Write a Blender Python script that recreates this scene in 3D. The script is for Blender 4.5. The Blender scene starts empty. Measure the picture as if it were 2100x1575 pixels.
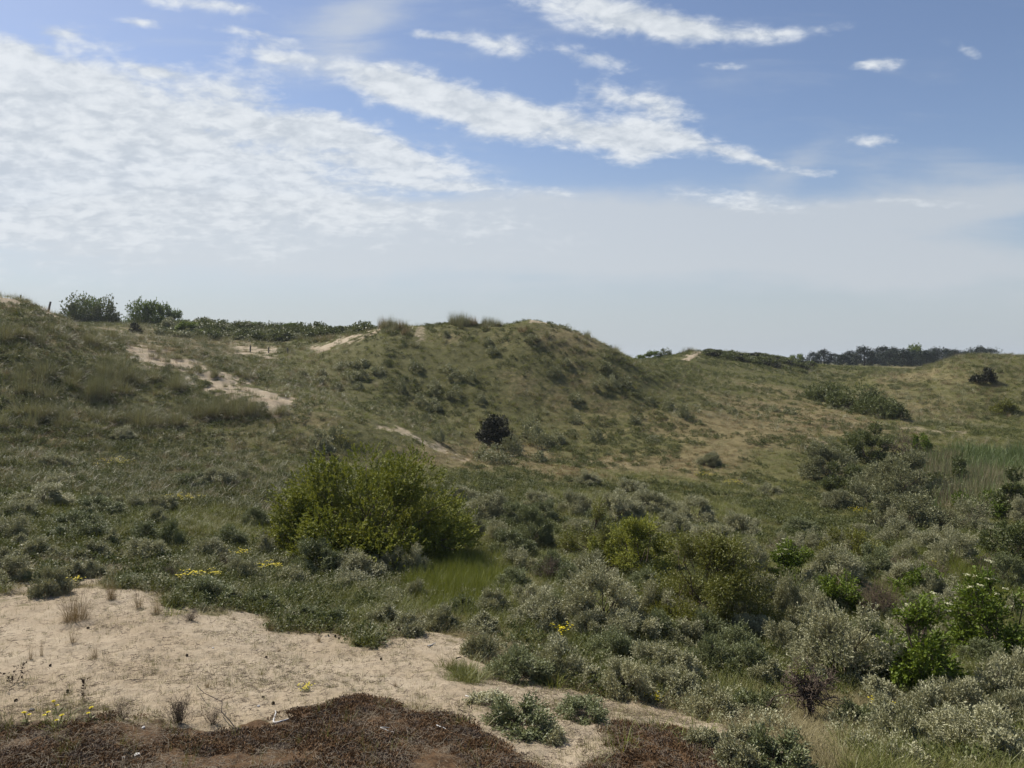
import bpy, math, random
import numpy as np
R = math.radians
SC = bpy.context.scene
COL = SC.collection
F, CX, HY, S = 1500.0, 1050.0, 735.0, 1.4     # focal length and horizon of the photograph in its pixels; metres per layout unit

# ---------------------------------------------------------------- noise
def _h(ix, iy, seed):
    n = (ix.astype(np.int64) * 374761393 + iy.astype(np.int64) * 668265263 + seed * 974634777) & 0xFFFFFFFF
    n = ((n ^ (n >> 13)) * 1274126177) & 0xFFFFFFFF
    n = n ^ (n >> 16)
    return (n & 0xFFFFFF) / float(0xFFFFFF)
def vnoise(x, y, seed=0):
    x = np.asarray(x, float); y = np.asarray(y, float)
    ix = np.floor(x); iy = np.floor(y); fx = x - ix; fy = y - iy
    u = fx * fx * fx * (fx * (fx * 6 - 15) + 10); v = fy * fy * fy * (fy * (fy * 6 - 15) + 10)
    a = _h(ix, iy, seed); b = _h(ix + 1, iy, seed); c = _h(ix, iy + 1, seed); d = _h(ix + 1, iy + 1, seed)
    return (a * (1 - u) + b * u) * (1 - v) + (c * (1 - u) + d * u) * v
def fbm(x, y, seed=0, octv=4):
    t = 0; a = .5; f = 1.0; s = 0
    for i in range(octv):
        t = t + a * vnoise(x * f, y * f, seed + i * 17); s += a; a *= .5; f *= 2.03
    return t / s                                            # 0..1
def sstep(a, b, x):
    t = np.clip((x - a) / (b - a), 0, 1); return t * t * (3 - 2 * t)

# ---------------------------------------------------------------- terrain: ridge and valley lines, each (photo column -> depth, photo row)
KN = [
 {0: (5.6, 1590), 700: (5.6, 1585), 1200: (5.6, 1640), 2100: (5.4, 1700)},
 {-500: (7, 1490), 0: (7, 1493), 120: (7, 1478), 210: (7.1, 1466), 280: (7.1, 1482), 450: (7.1, 1494), 580: (7.3, 1478), 740: (7.7, 1443), 850: (7.5, 1462), 950: (7.0, 1500), 1050: (6.8, 1535), 1150: (6.7, 1560), 1300: (6.7, 1545), 1450: (6.6, 1560), 1700: (6.6, 1590), 2100: (6.4, 1640)},
 {0: (8.3, 1418), 450: (8.3, 1422), 730: (8.7, 1418), 1000: (8.1, 1455), 1200: (7.8, 1480), 1450: (7.7, 1505), 1700: (7.6, 1545), 2100: (7.5, 1575)},
 {0: (14, 1175), 300: (13.5, 1200), 600: (12.6, 1285), 900: (11.6, 1335), 1100: (10.6, 1395), 1400: (9.8, 1455), 1700: (9.6, 1465), 2100: (9.4, 1480)},
 {0: (22, 1030), 300: (22, 1050), 600: (22, 1095), 900: (20.5, 1150), 1200: (20, 1165), 1600: (20, 1185), 2100: (20, 1185)},
 {0: (32, 930), 300: (34, 950), 600: (38, 945), 800: (42, 950), 950: (42, 965), 1200: (44, 975), 1500: (44, 985), 1800: (44, 980), 2100: (44, 975)},
 {-500: (60, 520), 0: (60, 606), 50: (60, 618), 100: (60, 640), 170: (59, 676), 250: (56, 712), 330: (54, 745), 420: (51, 785), 480: (49, 808), 540: (47, 822), 600: (46.5, 838), 700: (45, 858), 800: (46, 885), 870: (47, 908), 960: (48, 942), 1050: (50, 940), 1200: (51, 940), 1500: (54, 900), 1800: (55, 895), 2100: (52, 915)},
 {-500: (74, 600), 0: (74, 640), 170: (70, 678), 250: (66, 690), 400: (62, 716), 500: (60, 760), 600: (58, 790), 750: (57, 830), 900: (58, 862), 1080: (59, 862), 1200: (60, 858), 1300: (61, 848), 1400: (64, 832), 1450: (68, 820), 1500: (74, 812), 1700: (80, 815), 1860: (70, 852), 2100: (63, 878)},
 {-500: (80, 600), 0: (84, 640), 150: (84, 674), 250: (84, 684), 330: (84, 697), 420: (84, 708), 500: (84, 715), 560: (84, 718), 620: (82, 716), 700: (81, 694), 760: (80, 678), 800: (80, 668), 880: (79, 668), 940: (78, 660), 1000: (77, 667), 1040: (76, 667), 1062: (76, 660), 1090: (76, 653), 1130: (75.5, 663), 1180: (74.5, 679), 1230: (73, 701), 1275: (72, 728), 1310: (72, 748), 1350: (74, 764), 1400: (79, 772), 1450: (87, 770), 1500: (94, 760), 1600: (100, 764), 1700: (104, 778), 1740: (104, 775), 1800: (102, 763), 1860: (100, 761), 1910: (97, 751), 1950: (95, 735), 1990: (94, 727), 2040: (93, 729), 2100: (92, 731), 2500: (90, 700)},
 {-500: (130, 640), 0: (130, 652), 120: (130, 668), 250: (130, 668), 400: (130, 672), 600: (130, 682), 700: (130, 690), 1200: (130, 730), 1290: (128, 742), 1350: (122, 738), 1390: (118, 728), 1420: (116, 720), 1470: (116, 724), 1540: (116, 730), 1600: (118, 738), 1660: (120, 750), 1720: (121, 755), 1750: (122, 756), 1800: (124, 758), 1850: (126, 760), 2100: (130, 778)},
 {0: (230, 708), 800: (230, 735), 1300: (230, 746), 2100: (230, 752)},
 {0: (1500, 741)},
]
PXS = np.arange(-1600, 3701, 8.0)
LY0, LY1, NLY = math.log(4.0 * S), math.log(1800 * S), 1100
LYS = np.linspace(LY0, LY1, NLY)
def _blur(a, sig, axis):
    r = int(3 * sig) + 1; k = np.exp(-.5 * (np.arange(-r, r + 1) / sig) ** 2); k /= k.sum()
    p = [(0, 0), (0, 0)]; p[axis] = (r, r)
    b = np.pad(a, p, mode='edge')
    return np.apply_along_axis(lambda m: np.convolve(m, k, mode='valid'), axis, b)
def _pchip(x, y, xi):
    h = np.diff(x); d = np.diff(y) / h; m = np.zeros_like(y)
    for i in range(1, len(x) - 1):
        if d[i - 1] * d[i] > 0:
            w1 = 2 * h[i] + h[i - 1]; w2 = h[i] + 2 * h[i - 1]
            m[i] = (w1 + w2) / (w1 / d[i - 1] + w2 / d[i])
    m[0] = d[0]; m[-1] = d[-1]
    k = np.clip(np.searchsorted(x, xi) - 1, 0, len(h) - 1)
    t = (xi - x[k]) / h[k]
    return ((2 * t**3 - 3 * t**2 + 1) * y[k] + (t**3 - 2 * t**2 + t) * h[k] * m[k] + (-2 * t**3 + 3 * t**2) * y[k + 1] + (t**3 - t**2) * h[k] * m[k + 1])
def _table():
    Ys, Zs = [], []
    for kn in KN:
        px = np.array(sorted(kn), float); Y = np.array([kn[p][0] for p in sorted(kn)]) * S
        py = np.array([kn[p][1] for p in sorted(kn)], float)
        Yi = np.interp(PXS, px, Y); pyi = np.interp(PXS, px, py)
        Ys.append(Yi); Zs.append(-Yi * (pyi - HY) / F)
    Ys = _blur(np.array(Ys), 1.4, 1); Zs = _blur(np.array(Zs), 1.4, 1)
    T = np.zeros((len(PXS), NLY))
    for i in range(len(PXS)):
        x = np.concatenate([[3.0], Ys[:, i]]); z = np.concatenate([[-3.15], Zs[:, i]])
        T[i] = _pchip(np.log(x), z, LYS)
    return T
TAB = _table()
TAB[:, LYS > math.log(14)] = _blur(TAB, 3.0, 1)[:, LYS > math.log(14)]
def base_h(x, y):
    yy = np.maximum(y, 4.0 * S)
    px = np.clip(CX + F * x / yy, PXS[0], PXS[-1] - 1e-3); ly = np.clip(np.log(yy), LY0, LY1 - 1e-6)
    a = (px - PXS[0]) / 8.0; b = (ly - LY0) / (LYS[1] - LYS[0])
    i = np.minimum(a.astype(int), len(PXS) - 2); j = np.minimum(b.astype(int), NLY - 2); fa = a - i; fb = b - j
    z = (TAB[i, j] * (1 - fa) + TAB[i + 1, j] * fa) * (1 - fb) + (TAB[i, j + 1] * (1 - fa) + TAB[i + 1, j + 1] * fa) * fb
    near = np.clip((4.0 * S - y) / (4.0 * S), 0, 1)             # up to the dune top the camera stands on
    return z * (1 - near) + (-1.75) * near
def img(x, y, z):
    yy = np.maximum(y, 1.0)
    return CX + F * x / yy, HY - F * z / yy

# ---------------------------------------------------------------- what grows where
def seg_d(px, py, pts):
    d = np.full(np.shape(px), 1e9)
    for (x0, y0), (x1, y1) in zip(pts[:-1], pts[1:]):
        dx, dy = x1 - x0, y1 - y0
        t = np.clip(((px - x0) * dx + (py - y0) * dy) / (dx * dx + dy * dy), 0, 1)
        d = np.minimum(d, np.hypot(px - x0 - t * dx, py - y0 - t * dy))
    return d
def poly_sd(px, py, pts):
    pts = list(pts); n = len(pts); ins = np.zeros(np.shape(px), bool)
    for k in range(n):
        (x0, y0), (x1, y1) = pts[k], pts[(k + 1) % n]
        c = ((y0 > py) != (y1 > py)) & (px < (x1 - x0) * (py - y0) / (y1 - y0 + 1e-9) + x0)
        ins ^= c
    d = seg_d(px, py, pts + [pts[0]])
    return np.where(ins, d, -d)
SAND_POLY = [(-900, 1150), (0, 1205), (60, 1188), (200, 1200), (330, 1228), (430, 1250), (560, 1275), (680, 1290), (800, 1303), (900, 1330), (985, 1372), (1060, 1408), (1180, 1412), (1300, 1455), (1420, 1475), (1520, 1510), (1620, 1560), (1700, 1620), (1200, 1700), (-900, 1700)]
def zones(x, y, z):
    """sand, moss and dry-grass weights (0..1) at world points; edges are broken up by noise"""
    px, py = img(x, y, z)
    k = 1 / np.maximum(y, 6) * F                                 # photo pixels per metre there
    n1 = fbm(x * .9, y * .9, 3, 4) - .5; n2 = fbm(x * .22, y * .22, 5, 4) - .5
    def soft(sd, w): return sstep(-w, w, sd + n1 * w * 3.4)
    yS = y / S
    sd = poly_sd(px, py, SAND_POLY) + n2 * 70 + (fbm(x * .5, y * .5, 6, 3) - .5) * 60
    sand = soft(sd, 34) * (yS < 16)
    moss_line = np.interp(px, [-900, 0, 130, 210, 300, 450, 560, 640, 740, 860, 960, 1060, 1120, 1230, 1300, 1420, 1520, 1700, 2100], [1500, 1496, 1488, 1468, 1484, 1497, 1480, 1460, 1444, 1466, 1502, 1545, 1600, 1570, 1500, 1512, 1545, 1600, 1660])
    moss = sstep(-9, 9, py - moss_line + n1 * 44 + (fbm(x * 3.1, y * 3.1, 13, 3) - .5) * 30) * (yS < 9.2)
    # a spill of brown moss on the sand right of the middle
    moss = np.maximum(moss, .5 * sstep(-14, 14, 22 - np.hypot((px - 1330) / 5.0, py - 1512) + n1 * 60) * (yS < 10))
    far = yS > 26
    f = lambda pts, w: sstep(-w * .8, w * .8, w * .9 - seg_d(px, py, pts) + n1 * w * 3.6 + n2 * w * 2)
    blow = 1.0 * f([(262, 712), (330, 735), (400, 762), (470, 795), (540, 815), (590, 826)], 17) * (yS > 40) * (yS < 62)
    blow = np.maximum(blow, f([(400, 745), (480, 785), (560, 815)], 12) * (yS > 40) * (yS < 62))
    ridge = f([(645, 716), (700, 700), (760, 682), (810, 668)], 4.5) * (yS > 70)
    ridge = np.maximum(ridge, .5 * f([(815, 668), (868, 668), (858, 690)], 9) * (yS > 70))
    ridge = np.maximum(ridge, .75 * f([(470, 717), (560, 722)], 9) * (yS > 60) * (yS < 95))
    path = .57 * f([(775, 872), (830, 884), (880, 912), (960, 940)], 6) * (yS > 38) * (yS < 56)
    top = .6 * f([(1090, 660), (1150, 666), (1210, 686)], 5) * (yS > 66)
    ltop = .9 * f([(-200, 560), (0, 612), (50, 628), (95, 640)], 12) * (yS > 50) * (yS < 66)
    ltop = np.maximum(ltop, .6 * f([(195, 672), (255, 682), (300, 692)], 3.5) * (yS > 55))
    rr = 1.1 * f([(1362, 754), (1400, 742), (1432, 724)], 6) * (yS > 95)
    rp = .5 * np.maximum(f([(1850, 876), (1930, 884), (1990, 892)], 5), f([(1660, 900), (1700, 914)], 4)) * (yS > 40)
    rp = np.maximum(rp, .36 * np.maximum(f([(1205, 942), (1290, 955)], 9), f([(1560, 1022), (1640, 1024)], 8)) * (yS > 25))
    for a in (blow, ridge, path, top, ltop, rr, rp): sand = np.maximum(sand, a)
    sand = sand * (1 - moss)
    g = lambda cx, cy, rx, ry: np.exp(-(((px - cx) / rx) ** 2 + ((py - cy) / ry) ** 2))
    dry = g(1250, 955, 330, 45) * .8 + g(1640, 850, 330, 62) * .72 + g(1500, 900, 250, 60) * .55 + g(1200, 800, 90, 60) * .25 + g(1170, 700, 80, 30) * .6
    dry += g(280, 690, 190, 28) * 1.0 + g(420, 720, 140, 26) * .8 + g(60, 905, 120, 28) * .9 + g(150, 1165, 260, 30) * .8 + g(900, 930, 150, 30) * .5
    dry += g(1950, 760, 200, 28) * .6 + g(900, 690, 110, 22) * .5 + g(1000, 1330, 240, 40) * .5 + g(640, 850, 120, 25) * .4 + g(1500, 1470, 420, 90) * .6 + g(1750, 1500, 380, 80) * .4
    dry += .75 * np.exp(-((sd + 14) / 38) ** 2) * (yS < 16)
    dry = np.clip(dry + (fbm(x * .12, y * .12, 8, 3) - .56) * 1.3 + n1 * .5, 0, 1)
    return sand, moss, dry * (1 - moss)
def height(x, y):
    x = np.asarray(x, float); y = np.asarray(y, float)
    z = base_h(x, y); px, py = img(x, y, z)
    yS = np.maximum(y / S, 0)
    rough = sstep(9, 16, yS) * .75 + .25
    sandy = sstep(-30, 30, poly_sd(px, py, SAND_POLY)) * (yS < 16)
    rough = rough * (1 - .8 * sandy)
    amp = .16 * rough * (1 + .55 * sstep(18, 30, yS)) * (1 - .55 * sstep(62, 90, yS))
    z = z + (fbm(x * .42, y * .42, 21, 3) - .5) * 2 * amp + (fbm(x * .11, y * .11, 25, 3) - .5) * 2.2 * amp * sstep(16, 45, yS)
    z = z + (fbm(x * 2.1, y * 2.1, 22, 3) - .5) * .11 * np.where(yS < 9.4, 1, .7) + (fbm(x * 6.5, y * 6.5, 23, 2) - .5) * .035 * (yS < 18)
    lip = sstep(1430, 1500, py) * (yS < 8.4)
    z = z + lip * (fbm(x * 1.3, y * 1.3, 31, 3) - .45) * .14
    return z
_YS = np.geomspace(4.2 * S, 420 * S, 5000)
def hit(px, py, ymin=0):
    """where the line of sight of a photo pixel first meets the ground"""
    x = _YS * (px - CX) / F
    h = height(x, _YS); s = -_YS * (py - HY) / F
    ok = np.where((h >= s) & (_YS >= ymin * S))[0]
    i = ok[0] if len(ok) else int(np.argmin(np.abs(h - s) / _YS))
    return x[i], _YS[i], h[i]
def at(px, Y):
    Y = Y * S; x = Y * (px - CX) / F
    return x, Y, float(height(np.array([x]), np.array([Y]))[0])

# ---------------------------------------------------------------- mesh and object helpers
def mesh(name, V, Fq, mat, tone=None, smooth=False):
    me = bpy.data.meshes.new(name)
    V = np.asarray(V, np.float32); Fq = np.asarray(Fq, np.int32); k = Fq.shape[1]
    me.vertices.add(len(V)); me.vertices.foreach_set('co', V.ravel())
    me.loops.add(Fq.size); me.loops.foreach_set('vertex_index', Fq.ravel())
    me.polygons.add(len(Fq)); me.polygons.foreach_set('loop_start', np.arange(0, Fq.size, k, dtype=np.int32))
    me.polygons.foreach_set('loop_total', np.full(len(Fq), k, np.int32))
    if smooth: me.polygons.foreach_set('use_smooth', np.ones(len(Fq), bool))
    me.update(calc_edges=True)
    if tone is not None:
        a = me.attributes.new('tone', 'FLOAT', 'POINT'); a.data.foreach_set('value', np.asarray(tone, np.float32))
    me.materials.append(mat)
    return me
def ob(name, me, parent=None, loc=(0, 0, 0), link=True):
    o = bpy.data.objects.new(name, me)
    if parent is not None: o.parent = parent
    o.location = loc
    if link: COL.objects.link(o)
    return o
def tag(o, label=None, cat=None, group=None, kind=None):
    if label: o['label'] = label
    if cat: o['category'] = cat
    if group: o['group'] = group
    if kind: o['kind'] = kind
    return o
class Q:                                                          # collects quads with a tone per vertex
    def __init__(s): s.v = []; s.f = []; s.t = []; s.n = 0
    def add(s, V, Fc, t=.5):
        V = np.asarray(V, float).reshape(-1, 3); s.v.append(V); s.f.append(np.asarray(Fc, int) + s.n)
        s.t.append(np.broadcast_to(np.asarray(t, float), (len(V),))); s.n += len(V)
    def mesh(s, name, mat, smooth=False):
        return mesh(name, np.concatenate(s.v), np.concatenate(s.f), mat, np.concatenate(s.t), smooth)
def unit(a): return a / np.maximum(np.linalg.norm(a, axis=-1, keepdims=True), 1e-9)
def rnd_dir(rng, n): return unit(rng.normal(size=(n, 3)))
def leaves(q, rng, p, d, L, W, tone, fold=.18, face=None):
    """diamond leaves with a folded midrib"""
    n = len(p); d = unit(d); L = np.broadcast_to(L, (n,))[:, None]; W = np.broadcast_to(W, (n,))[:, None]
    up = rnd_dir(rng, n) * .8 + (np.array([0, 0, .75]) if face is None else face)
    s = unit(np.cross(d, up)); nn = unit(np.cross(s, d))
    m = p + d * L * .48 + nn * W * fold
    V = np.stack([p, m + s * W * .5, p + d * L, m - s * W * .5], 1).reshape(-1, 3)
    q.add(V, np.arange(4 * n).reshape(-1, 4), np.repeat(np.broadcast_to(tone, (n,)), 4))
def tube(q, pts, rad, sides=4, tone=.5):
    pts = np.asarray(pts, float); rad = np.asarray(rad, float); k = len(pts)
    t = np.gradient(pts, axis=0); t = unit(t)
    a = np.array([1., 0, 0]) if abs(t[0][0]) < .8 else np.array([0, 1., 0])
    u = unit(np.cross(t, a)); w = np.cross(t, u)
    an = np.arange(sides) / sides * 2 * math.pi
    V = pts[:, None, :] + rad[:, None, None] * (np.cos(an)[None, :, None] * u[:, None, :] + np.sin(an)[None, :, None] * w[:, None, :])
    i = np.arange(k - 1)[:, None] * sides; j = np.arange(sides)[None, :]; j2 = (j + 1) % sides
    Fc = np.stack([i + j, i + j2, i + sides + j2, i + sides + j], -1).reshape(-1, 4)
    q.add(V.reshape(-1, 3), Fc, tone)
    c = (k - 1) * sides
    if sides == 4: q.f.append(np.array([[c, c + 1, c + 2, c + 3]]) + q.n - len(V.reshape(-1, 3)))
def bend(rng, a, b, k=5, wob=.12, sag=0.0):
    a = np.asarray(a, float); b = np.asarray(b, float); t = np.linspace(0, 1, k)[:, None]; L = np.linalg.norm(b - a)
    p = a + (b - a) * t; o = np.cumsum(rng.normal(size=(k, 3)) * wob * L / k, 0); o -= o[0]; o -= t * o[-1]
    p = p + o; p[:, 2] -= sag * L * (t[:, 0] * (1 - t[:, 0])) * 4
    return p
# ---------------------------------------------------------------- materials
def nt_new(name):
    m = bpy.data.materials.new(name); m.use_nodes = True; nt = m.node_tree; nt.nodes.clear(); return m, nt
class N:
    def __init__(s, nt): s.nt = nt
    def node(s, typ, **kw):
        n = s.nt.nodes.new(typ)
        for k, v in kw.items(): setattr(n, k, v)
        return n
    def _set(s, sock, v):
        if isinstance(v, bpy.types.NodeSocket): s.nt.links.new(v, sock)
        else: sock.default_value = v
    def math(s, op, a, b=None, c=None, clamp=False):
        n = s.node('ShaderNodeMath', operation=op, use_clamp=clamp); s._set(n.inputs[0], a)
        if b is not None: s._set(n.inputs[1], b)
        if c is not None: s._set(n.inputs[2], c)
        return n.outputs[0]
    def mix(s, f, a, b, typ='MIX'):
        n = s.node('ShaderNodeMix', data_type='RGBA', blend_type=typ); s._set(n.inputs[0], f)
        for sock, v in ((n.inputs[6], a), (n.inputs[7], b)): s._set(sock, (*v, 1) if isinstance(v, tuple) and len(v) == 3 else v)
        return n.outputs[2]
    def noise(s, co, scale, detail=4, rough=.55, out=0, dist=0.0):
        n = s.node('ShaderNodeTexNoise'); s.nt.links.new(co, n.inputs['Vector']); n.inputs['Scale'].default_value = scale
        n.inputs['Detail'].default_value = detail; n.inputs['Roughness'].default_value = rough; n.inputs['Distortion'].default_value = dist
        return n.outputs[out]
    def ramp(s, x, a, b):
        n = s.node('ShaderNodeMapRange', interpolation_type='SMOOTHSTEP'); s._set(n.inputs['Value'], x)
        s._set(n.inputs['From Min'], a); s._set(n.inputs['From Max'], b); return n.outputs['Result']
    def attr(s, name, out='Fac'):
        n = s.node('ShaderNodeAttribute', attribute_name=name); return n.outputs[out]
GAIN = {n: (1, 1, 1) for n in ('dead', 'yellow', 'cream', 'brown', 'reddish', 'pine', 'dry', 'straw', 'dark')}
GAIN['silver'] = (2.08, 1.9, 1.64); GAIN['fresh'] = (1.80, 1.88, 1.4); GAIN['elder'] = (1.75, 1.7, 1.3); GAIN['olive'] = (1.5, 1.62, 1.25); GAIN['buckthorn'] = (2.35, 2.25, 1.8); GAIN['green'] = (1.55, 1.46, 1.35)
def leaf_mat(name, a, b, trans=.28, rough=.55, spec=.25, hue=.25):
    """leaves between colour a and b: each leaf has a tone, each plant a shift of its own"""
    m, nt = nt_new(name); k = N(nt)
    g = GAIN.get(name.split()[0], (1.7, 1.64, 1.38)); a = tuple(x * y for x, y in zip(a, g)); b = tuple(x * y for x, y in zip(b, g))
    rnd = k.node('ShaderNodeObjectInfo').outputs['Random']
    f = k.math('ADD', k.math('MULTIPLY', k.attr('tone'), 1 - hue), k.math('MULTIPLY', rnd, hue), clamp=True)
    c = k.mix(f, a, b)
    p = k.node('ShaderNodeBsdfPrincipled'); nt.links.new(c, p.inputs['Base Color']); p.inputs['Roughness'].default_value = rough
    p.inputs['Specular IOR Level'].default_value = spec
    o = k.node('ShaderNodeOutputMaterial')
    if trans > 0:
        t = k.node('ShaderNodeBsdfTranslucent'); nt.links.new(k.mix(1.0, c, (1.15, 1.1, .7), 'MULTIPLY'), t.inputs['Color'])
        x = k.node('ShaderNodeMixShader'); x.inputs[0].default_value = trans * .72
        nt.links.new(p.outputs[0], x.inputs[1]); nt.links.new(t.outputs[0], x.inputs[2]); nt.links.new(x.outputs[0], o.inputs['Surface'])
    else: nt.links.new(p.outputs[0], o.inputs['Surface'])
    return m
def bark_mat(name, a, b, scale=14):
    m, nt = nt_new(name); k = N(nt); co = k.node('ShaderNodeTexCoord').outputs['Object']
    mp = k.node('ShaderNodeMapping'); mp.inputs['Scale'].default_value = (1, 1, .25); nt.links.new(co, mp.inputs['Vector'])
    n = k.noise(mp.outputs[0], scale * 3, 5, .65)
    c = k.mix(k.ramp(n, .3, .7), a, b)
    p = k.node('ShaderNodeBsdfPrincipled'); nt.links.new(c, p.inputs['Base Color']); p.inputs['Roughness'].default_value = .85; p.inputs['Specular IOR Level'].default_value = .2
    bp = k.node('ShaderNodeBump'); bp.inputs['Strength'].default_value = .6; bp.inputs['Distance'].default_value = .01; nt.links.new(n, bp.inputs['Height']); nt.links.new(bp.outputs[0], p.inputs['Normal'])
    nt.links.new(p.outputs[0], k.node('ShaderNodeOutputMaterial').inputs['Surface']); return m
M = dict(
 willow=leaf_mat('silver willow leaf', (.085, .096, .056), (.225, .235, .165), .16, .5, .35),
 willowgreen=leaf_mat('grey green willow leaf', (.068, .082, .040), (.150, .168, .095), .18, .5, .3),
 buckthorn=leaf_mat('buckthorn leaf', (.065, .070, .042), (.150, .155, .105), .14, .5, .3),
 bush=leaf_mat('fresh green leaf', (.064, .074, .016), (.172, .168, .040), .34, .62, .2),
 elder=leaf_mat('elder leaf', (.040, .066, .010), (.105, .140, .022), .34, .6, .22),
 olive=leaf_mat('olive yellow leaf', (.075, .075, .018), (.150, .140, .036), .30, .5, .3),
 dark=leaf_mat('dark evergreen leaf', (.012, .014, .005), (.045, .046, .015), .06, .5, .3),
 scrub=leaf_mat('mid green leaf', (.040, .052, .018), (.095, .110, .042), .24, .5, .3),
 reed=leaf_mat('green reed leaf', (.060, .088, .034), (.118, .155, .060), .3, .5, .3),
 dryreed=leaf_mat('dry reed stalk', (.165, .142, .078), (.300, .262, .155), .2, .6, .2),
 rust=leaf_mat('brown rusty grass blade', (.165, .088, .036), (.285, .160, .070), .2, .55, .25, .45),
 pine=leaf_mat('pine needle', (.010, .020, .009), (.030, .048, .019), .06, .55, .25),
 marram=leaf_mat('marram blade', (.070, .076, .042), (.180, .178, .115), .25, .45, .4),
 marramdry=leaf_mat('straw blade', (.150, .105, .058), (.310, .240, .145), .25, .5, .3),
 grass=leaf_mat('green grass blade', (.062, .076, .020), (.135, .140, .042), .32, .5, .3, .45),
 lush=leaf_mat('lush grass blade', (.070, .088, .018), (.140, .155, .036), .35, .5, .3, .45),
 drygrass=leaf_mat('brown grass blade', (.150, .124, .055), (.290, .245, .120), .25, .55, .25, .45),
 herb=leaf_mat('low herb leaf', (.045, .056, .020), (.105, .115, .046), .25, .5, .3, .45),
 moss=leaf_mat('brown moss tip', (.070, .038, .018), (.185, .112, .056), .05, .8, .1),
 straw=leaf_mat('dead straw', (.20, .155, .10), (.42, .36, .26), .1, .6, .2),
 flower=leaf_mat('yellow petal', (.62, .50, .015), (.80, .68, .03), .25, .5, .2),
 white=leaf_mat('cream flower head', (.42, .42, .24), (.62, .61, .40), .2, .5, .2),
 twig=leaf_mat('brown twig', (.070, .050, .036), (.160, .122, .090), 0, .8, .15),
 redtwig=leaf_mat('reddish twig', (.085, .060, .040), (.165, .125, .085), 0, .8, .15),
 cone=leaf_mat('pine cone scale', (.030, .022, .016), (.090, .066, .046), 0, .8, .15),
 bark=bark_mat('dark bark', (.014, .010, .008), (.055, .043, .034)),
 drift=bark_mat('bleached driftwood', (.34, .33, .31), (.66, .64, .60)),
 post=bark_mat('weathered post wood', (.10, .085, .07), (.24, .21, .18)),
 stone=bark_mat('grey pebble', (.06, .055, .055), (.16, .15, .145)),
)
def ground_mat():
    m, nt = nt_new('dune ground'); k = N(nt); co = k.node('ShaderNodeNewGeometry').outputs['Position']
    sand, moss, dry = k.attr('sand'), k.attr('moss'), k.attr('dry')
    n_big = k.noise(co, .35, 5, .6); n_mid = k.noise(co, 2.2, 6, .62); n_fin = k.noise(co, 16, 6, .68); n_gr = k.noise(co, 70, 3, .7)
    green = k.mix(k.ramp(n_mid, .3, .7), (.088, .090, .032), (.142, .134, .052))
    green = k.mix(k.ramp(n_fin, .4, .7), green, (.050, .042, .022))
    brown = k.mix(k.ramp(n_mid, .3, .72), (.128, .108, .050), (.205, .170, .084))
    brown = k.mix(k.ramp(n_fin, .48, .75), brown, (.075, .048, .028))
    c = k.mix(k.ramp(k.math('ADD', dry, k.math('MULTIPLY', k.math('SUBTRACT', n_mid, .5), .9)), .25, .75), green, brown)
    sc = k.mix(k.ramp(n_mid, .3, .7), (.335, .276, .194), (.420, .350, .252))
    sc = k.mix(k.ramp(n_big, .35, .75), sc, (.300, .238, .158))
    sc = k.mix(k.math('MULTIPLY', k.ramp(n_fin, .50, .70), .62), sc, (.190, .140, .092))       # crumbs of litter and darker crust
    sc = k.mix(k.math('MULTIPLY', k.ramp(n_gr, .57, .70), .7), sc, (.120, .090, .064))
    fs = k.ramp(k.math('ADD', sand, k.math('ADD', k.math('MULTIPLY', k.math('SUBTRACT', n_mid, .5), .8), k.math('MULTIPLY', k.math('SUBTRACT', n_fin, .5), .7))), .3, .7)
    c = k.mix(fs, c, sc)
    mo = k.mix(k.ramp(n_fin, .3, .72), (.056, .032, .016), (.135, .082, .042))
    mo = k.mix(k.math('MULTIPLY', k.ramp(n_mid, .50, .66), .75), mo, (.135, .100, .064))
    mo = k.mix(k.math('MULTIPLY', k.ramp(n_gr, .56, .68), .5), mo, (.190, .150, .100))
    fm = k.ramp(k.math('ADD', moss, k.math('ADD', k.math('MULTIPLY', k.math('SUBTRACT', n_mid, .5), .7), k.math('MULTIPLY', k.math('SUBTRACT', n_fin, .5), .5))), .3, .7)
    c = k.mix(fm, c, mo)
    p = k.node('ShaderNodeBsdfPrincipled'); nt.links.new(c, p.inputs['Base Color']); p.inputs['Roughness'].default_value = .95; p.inputs['Specular IOR Level'].default_value = .1
    hh = k.math('ADD', k.math('MULTIPLY', n_fin, .6), k.math('ADD', k.math('MULTIPLY', n_gr, .18), k.math('MULTIPLY', n_mid, 1.2)))
    bp = k.node('ShaderNodeBump'); bp.inputs['Strength'].default_value = .75; bp.inputs['Distance'].default_value = .07
    nt.links.new(hh, bp.inputs['Height']); nt.links.new(bp.outputs[0], p.inputs['Normal'])
    nt.links.new(p.outputs[0], k.node('ShaderNodeOutputMaterial').inputs['Surface']); return m

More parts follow.
